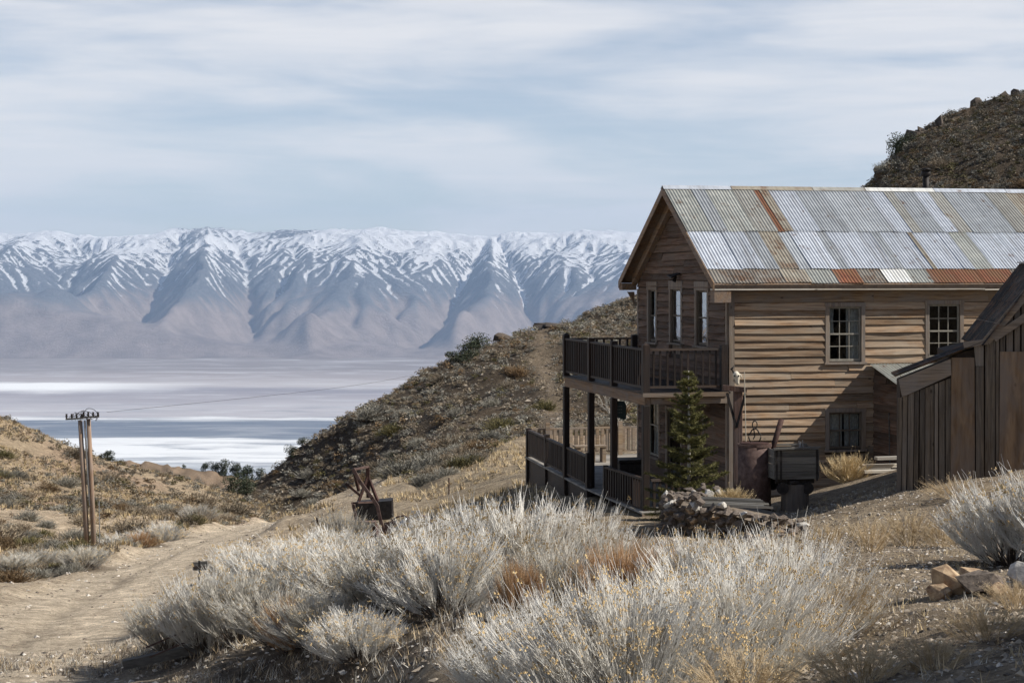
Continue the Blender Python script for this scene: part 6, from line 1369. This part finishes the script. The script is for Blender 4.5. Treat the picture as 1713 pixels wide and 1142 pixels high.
def pf_road(rng, n): d = np.sqrt(rng.uniform(28 ** 2, 105 ** 2, n)); px = rng.uniform(-60, 640, n); x = (px - CX) * d / F; k = (seg_dist(x, d, ROAD) > 1.6) & (seg_dist(x, d, ROAD) < 5.5) | (rng.random(n) < 0.35); return x[k], d[k]
def pf_hill(rng, n): d = np.sqrt(rng.uniform(95 ** 2, 225 ** 2, n)); px = np.where(rng.random(n) < 0.72, rng.uniform(400, 1080, n), rng.uniform(1430, 1740, n)); x = (px - CX) * d / F; _, _, dk_, _ = zones(x, d); k = dk_ > 0.4; return x[k], d[k]
M['peb'] = plain('pebble_tan', (0.38, 0.32, 0.25), 0.9, 0, 0.3, 3, 0); M['pebd'] = plain('pebble_dark', (0.15, 0.125, 0.10), 0.9, 0, 0.3, 3, 0); M['pebl'] = plain('pebble_light', (0.60, 0.55, 0.48), 0.9, 0, 0.2, 3, 0)
pebbles('path_gravel', 'loose gravel scattered over the bare path and bank on the right', 26000, pf_path, 0.012, 0.085, ['peb', 'pebd', 'peb', 'pebd', 'peb', 'pebl'], 5)
pebbles('bank_gravel', 'loose stones on the shaded bank under the brush', 9000, pf_bank, 0.015, 0.13, ['pebd', 'peb', 'peb', 'pebl'], 6)
pebbles('roadside_stones', 'pale stones along the edges of the dirt road', 9000, pf_road, 0.022, 0.17, ['peb', 'pebl', 'peb', 'pebd'], 7)
pebbles('hillside_rubble', 'broken dark rock scattered over the far hillsides', 14000, pf_hill, 0.12, 0.6, ['pebd', 'pebd', 'pebd', 'pebd', 'peb'], 8)
# short dry grass and twigs on the ground
def blades(nm, lab, n, pf, h0, h1, mats, seed, w=0.004):
    rng = np.random.default_rng(seed); x, y = pf(rng, n); z = gz(x, y); n = len(x); m = 7
    P0 = np.repeat(np.stack([x, y, z], -1), m, 0) + rng.normal(0, 0.03, (n * m, 3)) * np.array([1, 1, 0]); D = dirs(n * m, rng, 0.05, 1.0); L = np.repeat(rng.uniform(h0, h1, n), m) * rng.uniform(0.5, 1, n * m)
    sd_ = nrm(np.cross(D, rng.normal(0, 1, D.shape))) * w; V = np.stack([P0 - sd_, P0 + sd_, P0 + D * L[:, None]], 1).reshape(-1, 3)
    me = np_mesh(nm, V, np.arange(len(V)).reshape(-1, 3), M[mats[0]])
    for q in mats[1:]: me.materials.append(M[q])
    me.polygons.foreach_set('material_index', np.repeat(rng.integers(0, len(mats), n), m).astype(np.int32)); o = bpy.data.objects.new(nm, me); COL.objects.link(o); o['kind'] = 'stuff'; o['label'] = lab; o['category'] = 'dry grass'
def thin(pf, cell, sd2, lim=0.1): 
    def f(rng, n): x, y = pf(rng, n); k = vn(x, y, cell, sd2) > lim; return x[k], y[k]
    return f
blades('path_dry_grass', 'short dry grass and twigs along the path', 1700, thin(pf_path, 1.7, 51), 0.03, 0.15, ['straw', 'tawny', 'stemgrey'], 15)
blades('bank_dry_grass', 'short dry grass on the bank under the brush', 4500, thin(pf_bank, 1.5, 52, -0.2), 0.05, 0.25, ['tawny', 'stemgrey', 'limb'], 16)
def pf_yard(rng, n): d = np.sqrt(rng.uniform(44 ** 2, 112 ** 2, n)); px = rng.uniform(640, 900, n); return (px - CX) * d / F, d
def pf_left(rng, n): d = np.sqrt(rng.uniform(50 ** 2, 145 ** 2, n)); px = rng.uniform(-60, 560, n); x = (px - CX) * d / F; k = seg_dist(x, d, ROAD) > 2.6; return x[k], d[k]
blades('yard_dry_grass', 'yellow dry grass beyond the yard', 4500, thin(pf_yard, 5, 53, -0.1), 0.10, 0.3, ['tanbush', 'straw', 'tawny'], 17, 0.014)
blades('hill_dry_grass', 'pale dry grass between the shrubs of the left hillside', 16000, thin(pf_left, 6, 54, -0.2), 0.12, 0.4, ['straw', 'tawny', 'tanbush'], 18, 0.02)
